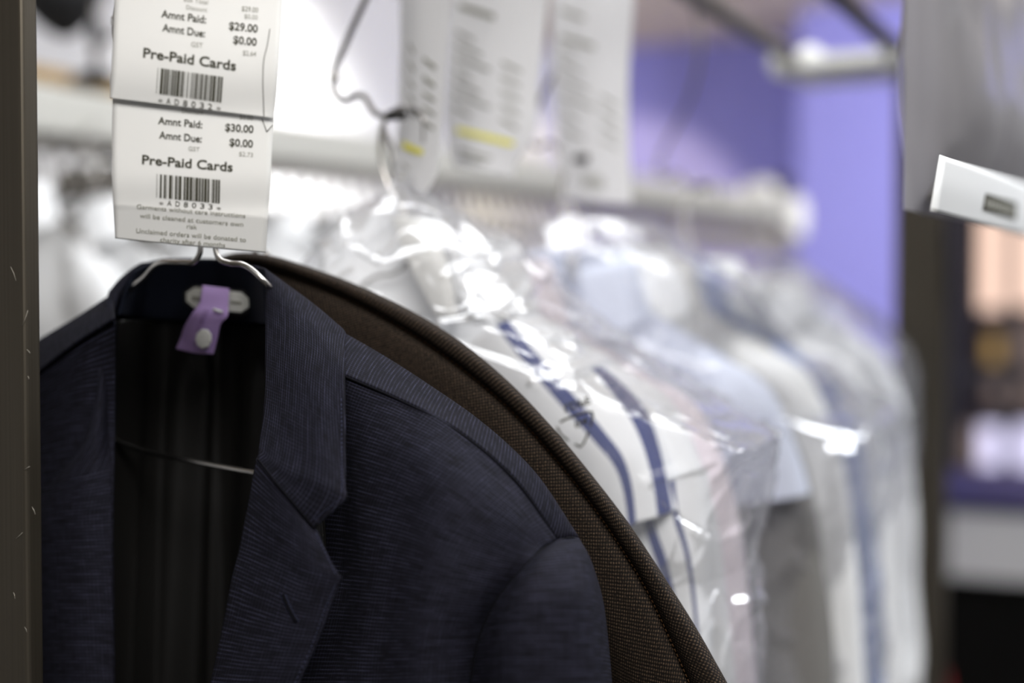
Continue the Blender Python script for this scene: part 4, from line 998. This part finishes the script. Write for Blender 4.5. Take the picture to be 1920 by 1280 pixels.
MB().lathe(B + Vector((0, 0, -.02)), nrm, [(.05, -.035), (.062, -.03), (.062, .03), (.05, .035)], 28).build('end_wheel', M['white_enamel'], cv)
MB().lathe(B - dirv * .22 + Vector((0, 0, .055)), (0, 0, 1), [(.05, -.03), (.05, .0), (.03, .02)], 20).build('drive_cap', M['white_enamel'], cv)
MB().lathe(B - dirv * .05 + Vector((.0, 0, .06)), nrm, [(.03, -.02), (.038, -.018), (.038, .018), (.03, .02)], 24).build('motor_knob', M['black_rubber'], cv)
mb = MB()
hk = smooth_path([(0, 0, -.05), (0, 0, -.075), (.012, 0, -.095), (.016, 0, -.115), (0, 0, -.132), (-.016, 0, -.120)], 16)
L_ = (B - A0).length; nh = 92
hme = None
for k in range(nh):
    p = A0 + dirv * (L_ * (k + .5) / nh)
    if hme is None:
        o = MB().tube([nrm * q.x + Vector((0, 0, q.z)) for q in hk], .0062, 7).build('hook', M['hook_wire'], None); hme = o; o.parent = cv
    else:
        o = hme.copy(); COL.objects.link(o); o.parent = cv
    o.location = p - A
# garments on the conveyor
k = 0
cols = ['grey_wool', 'grey_wool', 'grey_wool', 'grey_wool', 'grey_wool', 'grey_wool', 'white_cotton', 'white_cotton', 'white_cotton', 'cream_cotton', 'white_cotton', 'white_cotton', 'white_cotton', 'beige_cotton', 'cream_cotton', 'white_cotton', 'lavender_cotton', 'cream_cotton', 'white_cotton', 'beige_cotton', 'lavender_cotton', 'pale_blue_cotton', 'lavender_cotton']
def blur_label(m_, i):
    return {'grey_wool': 'dark grey garment at the near end of the white conveyor', 'white_cotton': 'blurred white shirt hanging from the conveyor hooks', 'cream_cotton': 'blurred cream shirt hanging from the conveyor hooks',
            'beige_cotton': 'blurred beige shirt hanging from the conveyor hooks', 'lavender_cotton': 'blurred lavender shirt at the far end of the conveyor', 'pale_blue_cotton': 'blurred pale blue shirt at the far end of the conveyor'}[m_]
grp = {'grey_wool': 'dark garments on the conveyor', 'white_cotton': 'white shirts on the conveyor', 'cream_cotton': 'cream shirts on the conveyor', 'beige_cotton': 'beige shirts on the conveyor', 'lavender_cotton': 'lavender shirts on the conveyor', 'pale_blue_cotton': 'blue shirts on the conveyor'}
rr = random.Random(21)
seq = [(i, m_) for i, m_ in enumerate(cols)] + [(3.2, 'white_cotton'), (4.1, 'white_cotton'), (5.0, 'white_cotton')]
for i, m_ in seq:
    p = A0 + dirv * (.28 + i * .15) + (nrm * .05 if m_ == 'white_cotton' and i < 5.5 else Vector())
    shirt('shirt' if m_ != 'grey_wool' else 'jacket', blur_label(m_, i), (p.x - (nrm.x * .13 if m_ == 'grey_wool' else 0), p.y - (nrm.y * .13 if m_ == 'grey_wool' else 0), zc - (.075 if m_ == 'grey_wool' else .14 if i < 9 else .225) + rr.uniform(-.012, .012)), m_ if m_ != 'grey_wool' else 'dark_taupe', int(i) % 3, 'shirt' if m_ != 'grey_wool' else 'jacket', grp[m_], rz=rr.uniform(-.15, .15) - .15, scale=rr.uniform(.9, 1.05), simple=True)
    if i == 0:
        h0 = thing('wire_hanger', 'wire hanger on the conveyor', 'hanger', (0, 0, 0), 'wire hangers on the conveyor')
        MB().tube(smooth_path([(.012, 0, .10), (.010, 0, .115), (-.006, 0, .120), (-.018, 0, .105), (-.012, 0, .085), (0, 0, .06), (0, 0, .0)], 24), .0018, 6).build('hook', M['steel_wire'], h0)
        MB().tube(smooth_path([(0, 0, .004), (-.05, 0, -.012), (-.13, 0, -.075), (-.12, 0, -.085), (0, 0, -.088), (.12, 0, -.085), (.13, 0, -.075), (.05, 0, -.012), (0, 0, .004)], 50), .0018, 6).build('arms', M['steel_wire'], h0)
        h_ = h0
    else:
        h_ = h0.copy(); COL.objects.link(h_)
        for ch in list(h0.children):
            c = ch.copy(); COL.objects.link(c); c.parent = h_
    h_.location = (p.x - (nrm.x * .13 if m_ == 'grey_wool' else 0), p.y - (nrm.y * .13 if m_ == 'grey_wool' else 0), zc - (.07 if m_ == 'grey_wool' else .135 if i < 9 else .22))

# shelf and lamp at the far left, above the conveyor
sh = atY(75, 137, 1.75); sh2 = atY(260, 170, 1.75)
q0, q1 = atD(20, 128, 2.20), atD(255, 174, 2.30)
ls = MB().tube([q0, q1], .017, 4).build('wooden_strip', M['tan_wood'], None, loc=q1, smooth=False, bevel=.002)
zz = atY(180, 150, 1.75).z
tag(ls, 'tan wooden strip lying above the white conveyor at far left', 'wooden strip')
pz = atY(180, 66, 1.75)
lm = thing('desk_lamp', 'black bowl shaped lamp shade on a thin stand above the wooden strip', 'lamp', (pz.x, 1.75, zz))
MB().lathe((pz.x, 1.75, zz), (0, 0, 1), [(.035, 0), (.035, .008), (.008, .014)], 20).build('base', M['black_rubber'], lm)
MB().tube([(pz.x, 1.75, zz + .01), (pz.x, 1.75, pz.z + .01)], .0075, 10).build('stand', M['hook_wire'], lm)
MB().lathe((pz.x, 1.75, pz.z), (0, 0, 1), [(.006, -.02), (.012, -.01), (.012, .01), (.006, .025)], 14).build('joint', M['black_rubber'], lm)
ca = atY(130, 0, 1.75)
MB().tube(smooth_path([(pz.x, 1.75, pz.z), (pz.x - .002, 1.75, pz.z + .06), (ca.x + .03, 1.77, ca.z + .03)], 14), .004, 8).build('arm', M['hook_wire'], lm)
MB().tube(smooth_path([(pz.x, 1.75, pz.z - .01), (pz.x + .04, 1.75, pz.z - .004), (pz.x + .1, 1.75, pz.z)], 10), .004, 8).build('side_arm', M['hook_wire'], lm)
cb = atY(122, 72, 1.75)
MB().lathe((cb.x, 1.75, cb.z), (.12, -.25, 1), [(.002, 0), (.016, .004), (.036, .020), (.054, .042), (.068, .068), (.074, .092), (.070, .092), (.062, .068), (.044, .042), (.004, .030)], 30).build('lamp_shade', M['black_cloth'], lm)
MB().lathe((cb.x, 1.75, cb.z), (.12, -.25, 1), [(.004, .04), (.040, .055), (.055, .085), (.050, .14), (.01, .16)], 24).build('shade_top', M['grey_cloth'], lm)
